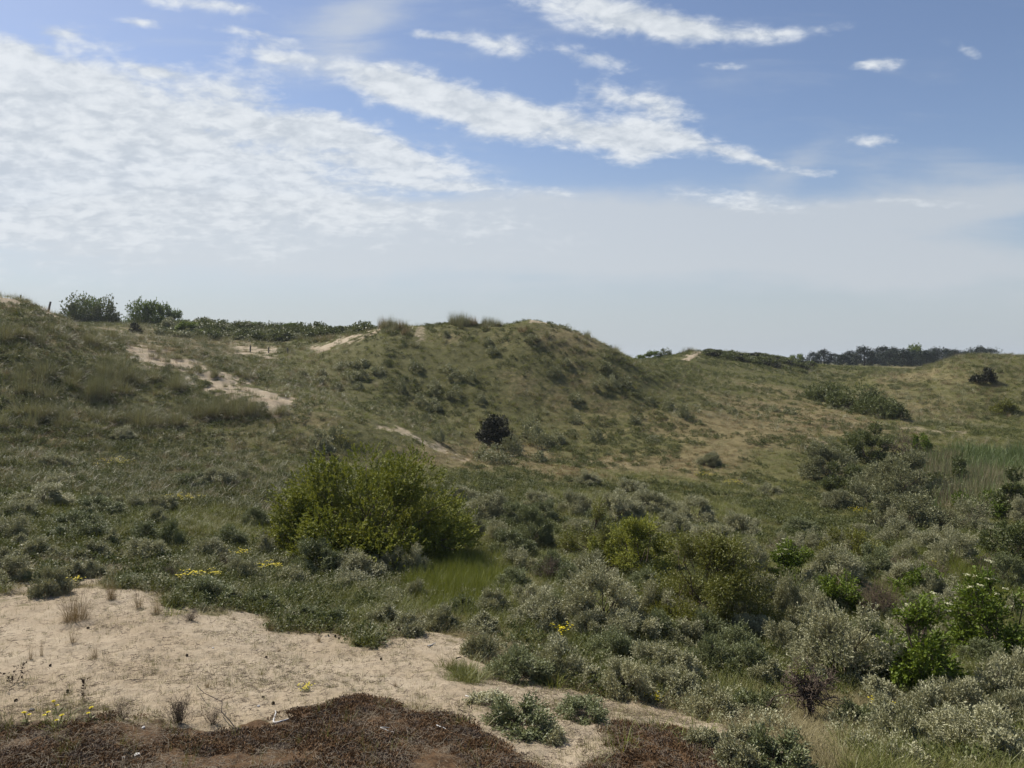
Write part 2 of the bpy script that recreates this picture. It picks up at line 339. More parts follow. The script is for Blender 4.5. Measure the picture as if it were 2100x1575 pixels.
# ---------------------------------------------------------------- plants
def crown_pts(rng, w, h, n, ncl, rcl, core=.62, low=.04, flat=1.0):
    """points on clumps that together make a domed crown: positions, outward directions and clump tone"""
    az = rng.uniform(0, 2 * math.pi, ncl); el = np.arcsin(np.clip(rng.uniform(.02, 1, ncl), 0, 1))
    ns = int(ncl * .42); el[:ns] = rng.uniform(.02, .32, ns); az[:ns] = np.arange(ns) / ns * 6.283 + rng.normal(size=ns) * .25
    dome = np.stack([np.cos(az) * np.cos(el), np.sin(az) * np.cos(el), np.sin(el)], 1)
    k = rng.uniform(.60, .92, ncl)[:, None]
    half = np.array([w / 2, w / 2, h])
    c = dome * half * k; rc = rcl * rng.uniform(.65, 1.25, ncl); ct = rng.uniform(0, 1, ncl)
    P, D, T = [], [], []; tot = 0
    while tot < n:
        j = rng.integers(0, ncl, n); dr = rnd_dir(rng, n)
        p = c[j] + dr * (rc[j] * rng.uniform(.55, 1, n) ** .5)[:, None] * np.array([1, 1, .85 * flat])
        e = np.sqrt(((p / half) ** 2).sum(1))
        ok = (p[:, 2] > low * h) & (e > core * rng.uniform(.6, 1.0, n)) & (e < 1.12)
        p, d, t = p[ok], unit(dr[ok] + .9 * unit(p[ok] / half ** 2) + np.array([0, 0, .35])), ct[j[ok]]
        P.append(p); D.append(d); T.append(t); tot += len(p)
    P, D, T = np.concatenate(P)[:n], np.concatenate(D)[:n], np.concatenate(T)[:n]
    f = np.array([w / 2 / np.percentile(np.hypot(P[:, 0], P[:, 1]), 90)] * 2 + [h / np.percentile(P[:, 2], 98.5)])
    sh = 1 + .13 * rng.uniform(0, 1, n) ** 5
    return P * f * sh[:, None], D, T, c * f
def sprays(q, rng, P, D, T, per, tw, L, W, spread=.8, tonew=.55):
    n = len(P)
    d = unit(D + rng.normal(size=(n, 3)) * .35)
    s = np.linspace(0, 1, per)
    base = P[:, None, :] - d[:, None, :] * (tw * rng.uniform(.6, 1.2, n))[:, None, None] * s[None, :, None]
    ld = d[:, None, :] * (1.0 - .45 * s)[None, :, None] + rng.normal(size=(n, per, 3)) * spread * .42
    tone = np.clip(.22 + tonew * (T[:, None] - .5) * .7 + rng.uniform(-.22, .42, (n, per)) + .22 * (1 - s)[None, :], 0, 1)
    m = n * per
    leaves(q, rng, base.reshape(m, 3), ld.reshape(m, 3), L * rng.uniform(.65, 1.2, m), W * rng.uniform(.7, 1.2, m), tone.ravel())
def stems(q, rng, C, P, w, h, n2=40, r0=.018, k=5):
    for c in C:
        if rng.random() < .75: tube(q, bend(rng, rng.normal(size=3) * np.array([.05, .05, 0]) * w, c, k, .35), np.linspace(r0, r0 * .35, k), 4, rng.uniform(0, 1))
    for p in P[rng.integers(0, len(P), n2)]:
        c = C[np.argmin(((C - p) ** 2).sum(1))] * rng.uniform(.6, .95)
        tube(q, bend(rng, c, p, 4, .3), np.linspace(r0 * .4, r0 * .15, 4), 4, rng.uniform(0, 1))
def shrub(seed, w, h, mat, ntw, per, tw, L, W, ncl, rcl, n2=40, stem_mat='twig', core=.62, flowers=0, r0=None, spread=.8, flat=1.0):
    """meshes of one shrub: foliage, stems and, if it blooms, flower heads"""
    rng = np.random.default_rng(seed); q = Q()
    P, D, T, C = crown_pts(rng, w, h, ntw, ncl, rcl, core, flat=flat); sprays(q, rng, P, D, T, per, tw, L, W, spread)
    out = {'foliage': q.mesh('foliage', M[mat])}
    s = Q(); stems(s, rng, C, P, w, h, n2, r0 or max(.008, .012 * h)); out['stems'] = s.mesh('stems', M[stem_mat])
    if flowers:
        up = P[np.argsort(-(P[:, 2] + rng.uniform(0, .35 * h, len(P))))][:flowers * 12]; up = up[rng.permutation(len(up))[:flowers]]
        for i_, p in enumerate(up):
            fq = Q(); n = 26; a = rng.uniform(0, 6.28, n); rr = np.sqrt(rng.uniform(0, 1, n)) * .06
            pp = p + np.stack([rr * np.cos(a), rr * np.sin(a), .07 + rng.uniform(0, .02, n)], 1)
            leaves(fq, rng, pp, rng.normal(size=(n, 3)) * np.array([1, 1, .3]), .04, .034, rng.uniform(0, 1, n), .05, np.array([0, 0, 3.]))
            out[f'flower_head {i_}'] = fq.mesh('flower_head', M['white'])
    return out
def far_shrub(seed, w, h, mat, n, L, W, ncl, rcl, core=.55, low=.0):
    rng = np.random.default_rng(seed); q = Q(); P, D, T, C = crown_pts(rng, w, h, n, ncl, rcl, core, low=low)
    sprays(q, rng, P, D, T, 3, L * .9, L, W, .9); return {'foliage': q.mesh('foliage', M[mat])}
def blades(q, rng, n, r, L, wd, lean, seg=4, tone=(.0, 1.0), Lvar=.35, curl=1.2, flat=0.0):
    a = rng.uniform(0, 2 * math.pi, n); rr = np.sqrt(rng.uniform(0, 1, n)) * r
    b = np.stack([np.cos(a) * rr, np.sin(a) * rr, np.full(n, -.01)], 1)
    az = a + rng.normal(size=n) * .8; th = np.abs(rng.normal(size=n)) * lean + lean * .35 * (rr / max(r, 1e-6)); LL = L * (1 + rng.uniform(-Lvar, Lvar, n))
    h = np.stack([np.cos(az), np.sin(az)], 1); side = np.stack([-np.sin(az), np.cos(az), np.zeros(n)], 1)
    side = unit(side + rng.normal(size=(n, 3)) * .25)
    p = b.copy(); rows = []
    for i in range(seg + 1):
        t = i / seg; wv = wd * (1 - t * .9) * np.ones(n)
        rows.append((p - side * wv[:, None] / 2, p + side * wv[:, None] / 2))
        an = np.minimum(th * (1 + curl * t), 1.9); st = LL / seg
        p = p + np.stack([h[:, 0] * np.sin(an) * st, h[:, 1] * np.sin(an) * st, np.cos(an) * st], 1)
    V = np.stack([np.stack(r_, 1) for r_ in rows], 1)              # n, seg+1, 2, 3
    idx = np.arange(n)[:, None] * (seg + 1) * 2 + np.arange(seg)[None, :] * 2
    Fc = np.stack([idx, idx + 1, idx + 3, idx + 2], -1).reshape(-1, 4)
    tn = np.repeat(rng.uniform(tone[0], tone[1], n), (seg + 1) * 2)
    q.add(V.reshape(-1, 3), Fc, tn)
def branch(q, rng, p, d, L, r, lev, kink=.45, n=3, ratio=.68, up=.1, minr=.0025, tips=None):
    k = 5; pts = [np.array(p, float)]; dd = unit(np.array(d, float))
    for i in range(k - 1):
        dd = unit(dd + rng.normal(size=3) * kink * .5 + np.array([0, 0, up])); pts.append(pts[-1] + dd * L / (k - 1))
    tube(q, pts, np.linspace(r, max(r * .6, minr), k), 5 if r > .02 else 4, rng.uniform(0, 1))
    if lev == 0:
        if tips is not None: tips.append((pts[-1], dd))
        return
    for i in range(n + int(rng.integers(0, 2))):
        j = int(rng.integers(1, k)) if i else k - 1
        branch(q, rng, pts[j], dd * .7 + rng.normal(size=3) * .75, L * ratio * rng.uniform(.7, 1.2), max(r * .55, minr), lev - 1, kink, n, ratio, up, minr, tips)
def thing(name, parts, loc, label, cat, group=None, rz=0, sc=(1, 1, 1)):
    e = ob(name, None, None, loc); e.rotation_euler.z = rz; e.scale = sc; e.empty_display_size = .2; tag(e, label, cat, group)
    for k, me in parts.items(): ob(k.split(' ')[0], me, e)
    return e
# ================================================================ the ground
def build_ground():
    t = np.concatenate([np.linspace(-2.2, -.78, 50)[:-1], np.linspace(-.78, .78, 660), np.linspace(.78, 2.2, 50)[1:]])
    Y = np.concatenate([np.linspace(-40, 5, 24)[:-1], np.geomspace(5, 75 * S, 700)[:-1], np.geomspace(75 * S, 260 * S, 200)[:-1], np.geomspace(260 * S, 1700 * S, 30)])
    T, YY = np.meshgrid(t, Y); XX = T * (np.maximum(YY, 0) + 5.0)
    Z = height(XX, YY); sa, mo, dr = zones(XX, YY, base_h(XX, YY))
    yS = YY / S
    Z = Z - .14 * sstep(.2, .6, sa) * (yS > 38) * (yS < 66)                     # the blown-out sand lies a step lower than the turf
    fr = random.Random(41); xs, ys = XX.ravel(), YY.ravel(); zr = Z.ravel()
    near = np.where((ys > 6) & (ys < 21) & (sa.ravel() > .5))[0]
    for trail in range(9):                                                  # old rabbit and boot prints
        fx, fy, a = fr.uniform(-12, 1), fr.uniform(9.5, 17), fr.uniform(0, 6.28)
        for st in range(22):
            a += fr.gauss(0, .2); fx += math.cos(a) * .42; fy += math.sin(a) * .42; sd_ = .09 * (-1) ** st
            d2 = ((xs[near] - fx + sd_ * math.sin(a)) ** 2 + (ys[near] - fy - sd_ * math.cos(a)) ** 2) / .013
            zr[near] += -.045 * np.exp(-d2) + .022 * np.exp(-d2 / 3.2)
    Z = zr.reshape(Z.shape)
    nr, nc = XX.shape
    i = np.arange(nr - 1)[:, None] * nc; j = np.arange(nc - 1)[None, :]
    Fq = np.stack([i + j, i + j + 1, i + nc + j + 1, i + nc + j], -1).reshape(-1, 4)
    me = mesh('ground', np.stack([XX, YY, Z], -1).reshape(-1, 3), Fq, ground_mat(), None, True)
    for nm, v in (('sand', sa), ('moss', mo), ('dry', dr)):
        a = me.attributes.new(nm, 'FLOAT', 'POINT'); a.data.foreach_set('value', v.ravel().astype(np.float32))
    tag(ob('ground', me), 'rolling dune ground with bare sand, brown moss and grassy slopes', kind='structure')
build_ground()

RNG = random.Random(5)
def spot(px, py, w=0, Y=None):
    x, y, z = hit(px, py) if Y is None else at(px, Y)
    if w:
        wm = w * y / F; y2 = y + .28 * wm; x = x * y2 / y; y = y2
        z = float(height(np.array([x]), np.array([y]))[0])
    return float(x), float(y), float(z)
def put(name, pool, px, py, w, h, label, cat, group=None, Y=None, sink=.04, tilt=None):
    x, y, z = spot(px, py, w, Y); k = y / F; W, H = w * k, h * k
    sc = [abs(math.log(W / a)) + .7 * abs(math.log(H / b)) + RNG.random() * .22 for a, b, _ in pool]
    a, b, parts = pool[sc.index(min(sc))]
    o = thing(name, parts, (x, y, z - sink * H), label, cat, group, RNG.uniform(0, 6.28), (W / a, W / a, H / b))
    if tilt: o.rotation_euler.y = tilt
    return o

# ================================================================ the shrubs that stand out
def hero(name, px, py, w, h, label, cat, mat, L, W, ncl, rclf, per=12, tw=.25, lai=2.6, Y=None, group=None, seed=1, **kw):
    x, y, z = spot(px, py, w, Y); k = y / F; wm, hm = w * k, h * k
    area = math.pi * (wm / 2) * math.sqrt((wm * wm / 4 + hm * hm) / 1.2) * 1.5
    nl = min(lai * area / (L * W * .5), 130000)
    return thing(name, shrub(seed, wm, hm, mat, int(nl / per), per, tw, L, W, ncl, rclf * wm, **kw), (x, y, z - .03 * hm), label, cat, group, 0)
hero('green_bush', 758, 1150, 376, 184, 'large bright yellow-green bush, by far the broadest in the valley, dark at its foot', 'bush', 'bush', .11, .062, 90, .12, tw=.42, lai=5.6, seed=63, n2=220, r0=.04, core=.6)
hero('evergreen_bush', 1016, 912, 74, 48, 'dark rounded evergreen bush alone at the foot of the middle dune', 'bush', 'dark', .16, .09, 70, .13, per=6, tw=.25, seed=12, lai=5, core=.5, group='dark bushes on the dunes')
hero('willow_shrub', 658, 936, 58, 46, 'round grey-green shrub standing just behind the large bright green bush', 'shrub', 'willow', .11, .05, 20, .15, per=10, tw=.25, seed=13)
hero('yellow_bush', 1455, 1300, 256, 176, 'broad sparse yellow-olive bush with brown twigs showing through, right of the middle', 'bush', 'olive', .060, .034, 40, .14, per=9, tw=.34, lai=2.5, seed=14, n2=330, stem_mat='redtwig', r0=.022, spread=1.1)
hero('yellow_bush', 1205, 1142, 115, 110, 'thin olive bush with bare brown branches behind the leafy yellow-green one', 'bush', 'olive', .065, .034, 20, .16, per=8, tw=.4, lai=1.1, seed=15, n2=240, r0=.024, spread=1.1)
hero('yellow_bush', 1312, 1178, 150, 105, 'leafy yellow-green bush between the thin olive bush and the broad sparse one', 'bush', 'bush', .075, .048, 24, .15, per=10, tw=.36, lai=2.4, seed=16, n2=160, spread=1.0)
hero('yellow_bush', 1228, 1170, 60, 62, 'small yellow-green bush at the left foot of the thin olive bush', 'bush', 'bush', .075, .046, 12, .2, per=10, tw=.3, lai=2.4, seed=17)
hero('willow_shrub', 1232, 1292, 190, 124, 'large silver-grey willow mound on the near side of the thin olive bush', 'shrub', 'willow', .06, .023, 40, .12, tw=.22, lai=2.5, seed=18, group='silver willow shrubs')
hero('willow_shrub', 1735, 1408, 205, 152, 'largest silver-grey willow dome, directly behind the dead tree', 'shrub', 'willow', .052, .020, 44, .12, tw=.2, lai=2.6, seed=19, n2=140, group='silver willow shrubs')
hero('elder_bush', 1885, 1428, 178, 178, 'fresh green elder beside the largest willow dome, its foot in black shade', 'bush', 'elder', .082, .044, 40, .17, tw=.36, lai=3.0, seed=20, n2=170, r0=.03, flowers=4, core=.72, group='elder bushes')
hero('elder_bush', 2040, 1362, 170, 160, 'tall elder at the right edge carrying many cream flower heads', 'bush', 'elder', .08, .044, 40, .17, tw=.36, lai=2.8, seed=21, n2=170, r0=.03, flowers=22, group='elder bushes')
hero('elder_bush', 1722, 1262, 105, 74, 'small bright green elder left of the bundle of bare reddish stems', 'bush', 'elder', .085, .048, 18, .17, tw=.32, lai=2.8, seed=22, group='elder bushes')
hero('elder_bush', 1632, 1205, 96, 88, 'elder with cream flower heads right of the broad sparse yellow-olive bush', 'bush', 'elder', .085, .048, 18, .17, tw=.32, lai=2.6, seed=23, flowers=9, group='elder bushes')
hero('elder_bush', 1880, 1230, 96, 66, 'leafy green elder between the reddish bare stems and the lush grass', 'bush', 'elder', .085, .048, 16, .17, tw=.32, lai=2.2, seed=24, group='elder bushes')
hero('olive_shrub', 1740, 1150, 120, 62, 'thin olive-green shrub in front of the grey thicket, right of the flowering elder', 'shrub', 'olive', .075, .04, 18, .16, per=8, tw=.3, lai=1.4, seed=25, n2=150)
# the thicket on the right
hero('green_bush', 1780, 952, 98, 72, 'round mid-green bush rising at the back of the right-hand thicket', 'bush', 'scrub', .15, .085, 24, .15, per=8, tw=.4, seed=31, lai=2.8)
hero('buckthorn_shrub', 1700, 985, 110, 62, 'grey-green buckthorn at the left end of the right-hand thicket', 'shrub', 'buckthorn', .12, .05, 26, .14, per=9, tw=.3, lai=3.4, seed=32, group='buckthorn of the right-hand thicket')
hero('buckthorn_shrub', 1735, 1012, 90, 50, 'dark green buckthorn in front of the round mid-green bush', 'shrub', 'scrub', .12, .06, 18, .16, per=9, tw=.3, seed=33, group='buckthorn of the right-hand thicket')
hero('buckthorn_shrub', 1850, 1030, 175, 88, 'big grey buckthorn mound in the middle of the right-hand thicket', 'shrub', 'buckthorn', .11, .05, 40, .12, per=10, tw=.28, lai=3.6, seed=34, group='buckthorn of the right-hand thicket')
hero('green_bush', 1945, 1018, 95, 66, 'ivy-green bush at the right shoulder of the big grey buckthorn mound', 'bush', 'scrub', .12, .08, 20, .15, per=9, tw=.3, seed=35)
hero('buckthorn_shrub', 1770, 1045, 110, 46, 'low grey buckthorn along the lower left edge of the right-hand thicket', 'shrub', 'buckthorn', .10, .042, 22, .15, per=10, tw=.24, seed=36, group='buckthorn of the right-hand thicket')
hero('buckthorn_shrub', 1860, 1088, 150, 66, 'sage-grey buckthorn in the lower part of the right-hand thicket, dark stems below', 'shrub', 'buckthorn', .10, .045, 32, .13, per=10, tw=.24, lai=3.2, seed=37, n2=160, group='buckthorn of the right-hand thicket')
hero('buckthorn_shrub', 1985, 1088, 120, 72, 'brownish half-bare buckthorn at the lower right of the right-hand thicket', 'shrub', 'buckthorn', .08, .03, 24, .15, per=7, tw=.3, lai=1.0, seed=38, n2=320, group='buckthorn of the right-hand thicket')
hero('green_bush', 2085, 1062, 95, 92, 'dark leafy green bush at the right edge beside the dry reeds', 'bush', 'scrub', .12, .085, 22, .15, per=9, tw=.3, seed=39, lai=3.2)
hero('green_bush', 2010, 1060, 100, 40, 'low bright leafy bush under the dry reeds', 'bush', 'elder', .10, .07, 18, .15, per=9, tw=.26, seed=40)
hero('green_bush', 2078, 1158, 120, 75, 'dark green bush at the right edge above the lush grass hollow', 'bush', 'scrub', .10, .06, 22, .15, per=9, tw=.3, seed=41)
hero('green_bush', 1890, 908, 40, 34, 'small bright green bush beside the bare branching tree', 'bush', 'elder', .13, .08, 10, .2, per=7, tw=.3, seed=42, Y=50)
hero('gorse_bush', 1752, 845, 105, 44, 'long dark olive bush on the slope below the right-hand dune', 'bush', 'scrub', .24, .12, 26, .21, per=6, tw=.4, seed=43, lai=3.0, group='dark bushes on the dunes')
hero('gorse_bush', 1800, 855, 100, 38, 'dark green bush trailing downhill from the long dark olive bush', 'bush', 'scrub', .24, .12, 22, .21, per=6, tw=.4, seed=44, lai=3.0, group='dark bushes on the dunes')
hero('gorse_bush', 1690, 822, 70, 32, 'low dark green bush uphill of the long dark olive bush', 'bush', 'scrub', .24, .12, 16, .21, per=6, tw=.4, seed=45, lai=3.0, group='dark bushes on the dunes')
hero('gorse_bush', 2016, 790, 46, 28, 'dark bush high on the face of the right-hand dune', 'bush', 'dark', .24, .12, 14, .21, per=6, tw=.4, seed=46, lai=3.0, group='dark bushes on the dunes')
hero('gorse_bush', 2060, 852, 48, 27, 'dark olive bush low on the face of the right-hand dune', 'bush', 'olive', .22, .11, 14, .21, per=6, tw=.4, seed=47, lai=3.0, group='dark bushes on the dunes')

# ================================================================ silver willow shrubs
def wpool(mat, sizes, L=.044, W=.018, lai=3.3, n2=50, seed0=100):
    out = []
    for i, (w, h) in enumerate(sizes):
        area = math.pi * (w / 2) * math.sqrt((w * w / 4 + h * h) / 1.2) * 1.5
        l = L * (1 + .25 * (w > 1.6)); ww = W * (1 + .25 * (w > 1.6)); nl = min(lai * area / (l * ww * .5), 52000)
        out.append((w, h, shrub(seed0 + i, w, h, mat, int(nl / 12), 12, .16 + .03 * w, l, ww, int(12 + 9 * w), (.19 - .025 * min(w, 2)) * w, n2=n2)))
    return out
WILLOW = wpool('willow', [(.6, .32), (.75, .5), (1.0, .5), (1.1, .7), (1.4, .75), (1.5, 1.0), (2.0, 1.2), (2.2, 1.5)]) + wpool('willowgreen', [(.8, .45), (1.2, .75), (1.7, 1.1)], n2=90, seed0=120)
FARW = [(w, h, far_shrub(150 + i, w, h, 'buckthorn', n, .15, .07, c, .2 * w)) for i, (w, h, n, c) in enumerate([(1.4, .9, 420, 14), (1.8, 1.3, 560, 16), (2.4, 1.2, 700, 20), (3.0, 1.5, 850, 24)])]
W_NEAR = [  # column, foot row, width, height
 (20, 1105, 90, 50), (167, 1105, 110, 52), (300, 1112, 70, 40), (353, 1122, 60, 62), (300, 1148, 80, 44), (187, 1152, 80, 40), (77, 1148, 90, 40), (13, 1168, 60, 44), (83, 1192, 70, 36), (150, 1190, 56, 34), (190, 1184, 48, 36), (267, 1205, 76, 30),
 (417, 1238, 130, 62), (470, 1240, 60, 36), (533, 1252, 90, 40), (620, 1276, 80, 36), (683, 1284, 76, 38), (652, 1178, 100, 70), (547, 1142, 46, 44), (733, 1188, 110, 58), (842, 1185, 76, 66), (855, 1228, 60, 40), (720, 1212, 90, 40), (790, 1180, 60, 44), (600, 1205, 80, 40), (490, 1190, 70, 48),
 (1050, 1142, 90, 56), (1093, 1118, 70, 70), (1067, 1172, 80, 40), (1050, 1212, 80, 44), (1100, 1292, 110, 66), (993, 1304, 76, 44), (907, 1294, 84, 50), (833, 1306, 80, 46), (787, 1285, 70, 44), (987, 1352, 80, 52), (1062, 1402, 150, 84), (1140, 1392, 96, 66), (1145, 1352, 60, 44), (1343, 1282, 84, 70), (1300, 1322, 110, 56), (1260, 1362, 100, 56), (1350, 1318, 90, 60), (1400, 1330, 76, 52), (1345, 1378, 90, 52), (1372, 1432, 100, 56), (1217, 1412, 76, 44), (1062, 1512, 150, 70), (1005, 1448, 110, 36), (1200, 1476, 120, 44), (1130, 1520, 60, 30), (1420, 1290, 60, 50),
 (1463, 1135, 100, 50), (1543, 1188, 80, 76), (1617, 1136, 60, 40), (1722, 1212, 120, 74), (1795, 1185, 84, 56), (1843, 1116, 76, 44), (1905, 1140, 84, 44), (1965, 1168, 100, 66), (1870, 1200, 90, 44), (2070, 1215, 84, 70), (1626, 1290, 84, 100), (1612, 1345, 84, 60), (1935, 1278, 80, 62), (2070, 1452, 130, 96), (1443, 1325, 90, 66), (1510, 1352, 90, 60), (1533, 1392, 96, 66), (1413, 1400, 70, 52), (1575, 1412, 70, 52), (1460, 1470, 100, 62), (1548, 1474, 84, 56), (1762, 1496, 84, 50), (1820, 1490, 90, 50), (1900, 1492, 110, 70), (2000, 1550, 180, 90), (1590, 1590, 160, 84), (1443, 1528, 76, 44), (1860, 1590, 110, 56), (2083, 1500, 90, 76), (1530, 1530, 80, 50), (1770, 1560, 90, 44), (2060, 1590, 120, 70), (1940, 1440, 60, 50), (1690, 1240, 60, 56), (1780, 1330, 70, 60), (1560, 1240, 60, 60),
 (1270, 1062, 90, 44), (1340, 1050, 80, 40), (1420, 1072, 84, 48), (1180, 1050, 60, 40), (1380, 1100, 80, 40), (1520, 1098, 70, 38), (1295, 1012, 60, 28), (1455, 952, 40, 22), (1715, 1040, 52, 34), (1580, 1010, 44, 20), (1205, 992, 44, 24), (1640, 1090, 60, 30),
 (1000, 1066, 90, 50), (1060, 1076, 70, 46), (960, 1100, 60, 44), (1020, 1110, 60, 40), (945, 1032, 70, 36), (1110, 1066, 60, 38),
 (90, 1040, 110, 46), (40, 1062, 70, 36), (200, 1062, 90, 44), (262, 1048, 70, 36), (385, 1002, 70, 34), (452, 1002, 90, 46), (500, 988, 44, 34), (120, 1000, 70, 30), (330, 1050, 60, 34), (470, 1120, 70, 44), (520, 1080, 60, 40), (430, 1150, 70, 44), (560, 1130, 56, 40), (110, 960, 60, 30), (250, 905, 50, 26),
]
W_HILL = [(851, 762, 30, 22), (925, 768, 30, 16), (962, 784, 28, 24), (932, 782, 28, 20), (890, 800, 28, 16), (891, 812, 30, 18), (862, 832, 28, 22), (932, 820, 32, 26), (888, 845, 36, 24), (916, 692, 14, 12), (1000, 710, 22, 14), (1010, 730, 28, 16), (822, 806, 24, 26), (735, 800, 22, 14), (745, 778, 22, 18), (710, 760, 44, 16), (740, 756, 32, 16), (720, 780, 40, 18), (775, 770, 26, 14), (985, 830, 24, 16), (898, 905, 24, 36), (875, 866, 20, 16), (1010, 950, 70, 36), (1050, 935, 46, 40), (1090, 900, 40, 44), (1105, 918, 44, 30), (1140, 912, 36, 26), (985, 940, 40, 26), (1105, 950, 30, 22), (1140, 772, 22, 16), (1130, 778, 20, 12), (1090, 706, 30, 14), (1240, 765, 26, 18), (1230, 802, 34, 22), (1260, 800, 30, 26), (1280, 795, 28, 16), (1160, 755, 24, 14), (1405, 860, 22, 26), (1300, 870, 26, 16), (1370, 840, 24, 16), (1330, 830, 22, 14), (1180, 830, 30, 16), (1460, 955, 34, 20), (1220, 905, 30, 20), (690, 905, 30, 26), (1500, 850, 22, 12), (1585, 845, 30, 14), (1620, 850, 24, 12), (620, 775, 22, 14), (655, 790, 26, 14), (690, 800, 24, 14), (660, 770, 22, 12), (1340, 910, 26, 14), (1180, 870, 26, 16)]
MARKS = [(758, 1080, 'the large bright green bush'), (1660, 1440, 'the dead tree'), (1016, 885, 'the dark round evergreen bush'), (1455, 1215, 'the broad yellow-olive bush'), (1312, 1130, 'the leafy yellow-green bush'), (1232, 1240, 'the large silver willow mound'), (1885, 1350, 'the shaded green elder'), (2040, 1290, 'the tall flowering elder'), (1800, 1240, 'the bare reddish stems'), (1722, 1230, 'the small bright elder'), (1850, 1000, 'the big grey buckthorn mound'), (152, 1250, 'the widest straw tuft'), (365, 1465, 'the largest dead twiggy shrub'), (570, 1470, 'the bleached forked branch'), (1752, 820, 'the long dark olive bush'), (480, 790, 'the bare sand slope'), (900, 925, 'the sandy footpath'), (1080, 660, 'the bald top of the middle dune'), (600, 1340, 'the open sand'), (235, 958, 'the left slope flower clump'), (375, 1028, 'the wide yellow flowers')]
ORD = ['', 'second ', 'third ', 'fourth ', 'fifth ', 'sixth ', 'seventh ', 'eighth ', 'ninth ', 'tenth ']
SEEN = {}
def lab(px, py, w, noun, marks=MARKS):
    """names the plant by the nearest landmark and which side of it it stands"""
    best = min(marks, key=lambda m: math.hypot((px - m[0]) * .8, (py - m[1]) * 1.2) if math.hypot(px - m[0], py - m[1]) > 30 else 9e9)
    dx, dy = px - best[0], (py - best[1]) * 1.3
    if abs(dx) > abs(dy): rel = 'right of' if dx > 0 else 'left of'
    else: rel = 'in front of' if dy > 0 else 'behind'
    return noun, rel, best[2], math.hypot(dx, dy)
def put_all(rows, pool, name, noun, cat, group, size_words=None, **kw):
    recs = []
    for r in rows:
        n, rel, mk, d = lab(r[0], r[1] - r[3] / 2, r[2], noun); recs.append([r, n, rel, mk, d])
    by = {}
    for rc in recs: by.setdefault((rc[2], rc[3]), []).append(rc)
    for (rel, mk), lst in by.items():
        lst.sort(key=lambda c: c[4])
        for i, rc in enumerate(lst):
            r = rc[0]; o_ = ORD[min(i, 9)]
            l = f'{noun} {rel} {mk}' if len(lst) == 1 else f'{noun} {rel} {mk}, {o_}nearest'
            put(name, pool, r[0], r[1], r[2], r[3], l, cat, group, **kw)
W_NEAR = [(a, b + (4 if a > 1080 else 0), c * (1.12 if a > 1080 else 1.0) * (.84 if abs(b - 1250 - max(0, a - 330) * .25) < 60 else 1), d * (1.08 if a > 1080 else .9) * (.84 if abs(b - 1250 - max(0, a - 330) * .25) < 60 else 1)) if not (1600 < a < 1730 and b > 1440) else (a, b, c, d) for a, b, c, d in W_NEAR]
_rw = random.Random(17)
while len(W_NEAR) < 180:                                          # the thickets close up between the shrubs named above
    a = _rw.uniform(1080, 2110) if _rw.random() < .85 else _rw.uniform(0, 1080); b = _rw.uniform(1040, 1590) if a > 1080 else _rw.uniform(1020, 1300)
    lim = 1230 + max(0, a - 330) * .26
    if b > lim - 6 and a < 1480: continue
    if 1590 < a < 1745 and b > 1420: continue
    if any(((a - c) / r) ** 2 + ((b - d) / (r * .6)) ** 2 < 1 for c, d, r in ((930, 1190, 95), (1985, 1185, 95), (758, 1090, 210), (1455, 1230, 120), (1885, 1380, 90), (2040, 1310, 85), (1735, 1350, 90), (1232, 1240, 80), (1312, 1140, 80), (1850, 1010, 130), (1520, 1010, 190))): continue
    if min(math.hypot(a - c[0], (b - c[1]) * 1.6) for c in W_NEAR) < 34 + (b - 1000) * .05: continue
    w_ = _rw.uniform(60, 104) * (.6 + (b - 1000) / 900); W_NEAR.append((a, b, w_, w_ * _rw.uniform(.5, .72)))
put_all(W_NEAR, WILLOW, 'willow_shrub', 'silver-grey willow shrub', 'shrub', 'silver willow shrubs')
put_all(W_HILL, FARW, 'buckthorn_shrub', 'small grey buckthorn', 'shrub', 'small buckthorns on the middle dune')
# ================================================================ bare and dead wood
def twig_shrub(seed, w, h, n, mat='twig', r=.008, lev=2, kink=.5, spread=.8):
    rng = np.random.default_rng(seed); q = Q()
    for i in range(n):
        a = rng.uniform(0, 6.28); t = abs(rng.normal()) * spread * .6
        d = np.array([math.cos(a) * math.sin(t), math.sin(a) * math.sin(t), math.cos(t)])
        branch(q, rng, np.array([math.cos(a), math.sin(a), 0]) * rng.uniform(0, .12) * w, d, h * .55, r, lev, kink, 2, .62, .05, r * .3)
    return {'stems': q.mesh('stems', M[mat])}
x, y, z = spot(1662, 1484); k = y / F
rng = np.random.default_rng(77); q = Q(); tr = Q(); hh = 124 * k
trunk = [np.array([0, 0, -.05]), np.array([.01, 0, .12 * hh]), np.array([-.01, .02, .3 * hh]), np.array([-.03, .02, .44 * hh])]
tube(tr, trunk, [.062 * hh, .048 * hh, .042 * hh, .038 * hh], 8, .3)
for i in range(5):
    a = i * 1.3; tube(tr, [np.array([math.cos(a) * .16 * hh, math.sin(a) * .16 * hh, -.03]), np.array([math.cos(a) * .06 * hh, math.sin(a) * .06 * hh, .02]), np.array([0, 0, .1 * hh])], [.012 * hh, .025 * hh, .03 * hh], 5, .3)
for i in range(17):
    a = i * 2.4; t = rng.uniform(.25, 1.15)
    branch(q, rng, trunk[3] - np.array([0, 0, rng.uniform(0, .06) * hh]), np.array([math.cos(a) * math.sin(t), math.sin(a) * math.sin(t), math.cos(t)]), .33 * hh, .024 * hh, 3, .55, 3, .66, .05, .005)
lv = Q(); n = 240; a = rng.uniform(0, 6.28, n)
P = np.stack([-.18 * hh + .22 * hh * rng.normal(size=n) * .5, .2 * hh * rng.normal(size=n) * .5, .88 * hh + .1 * hh * rng.normal(size=n) * .5], 1)
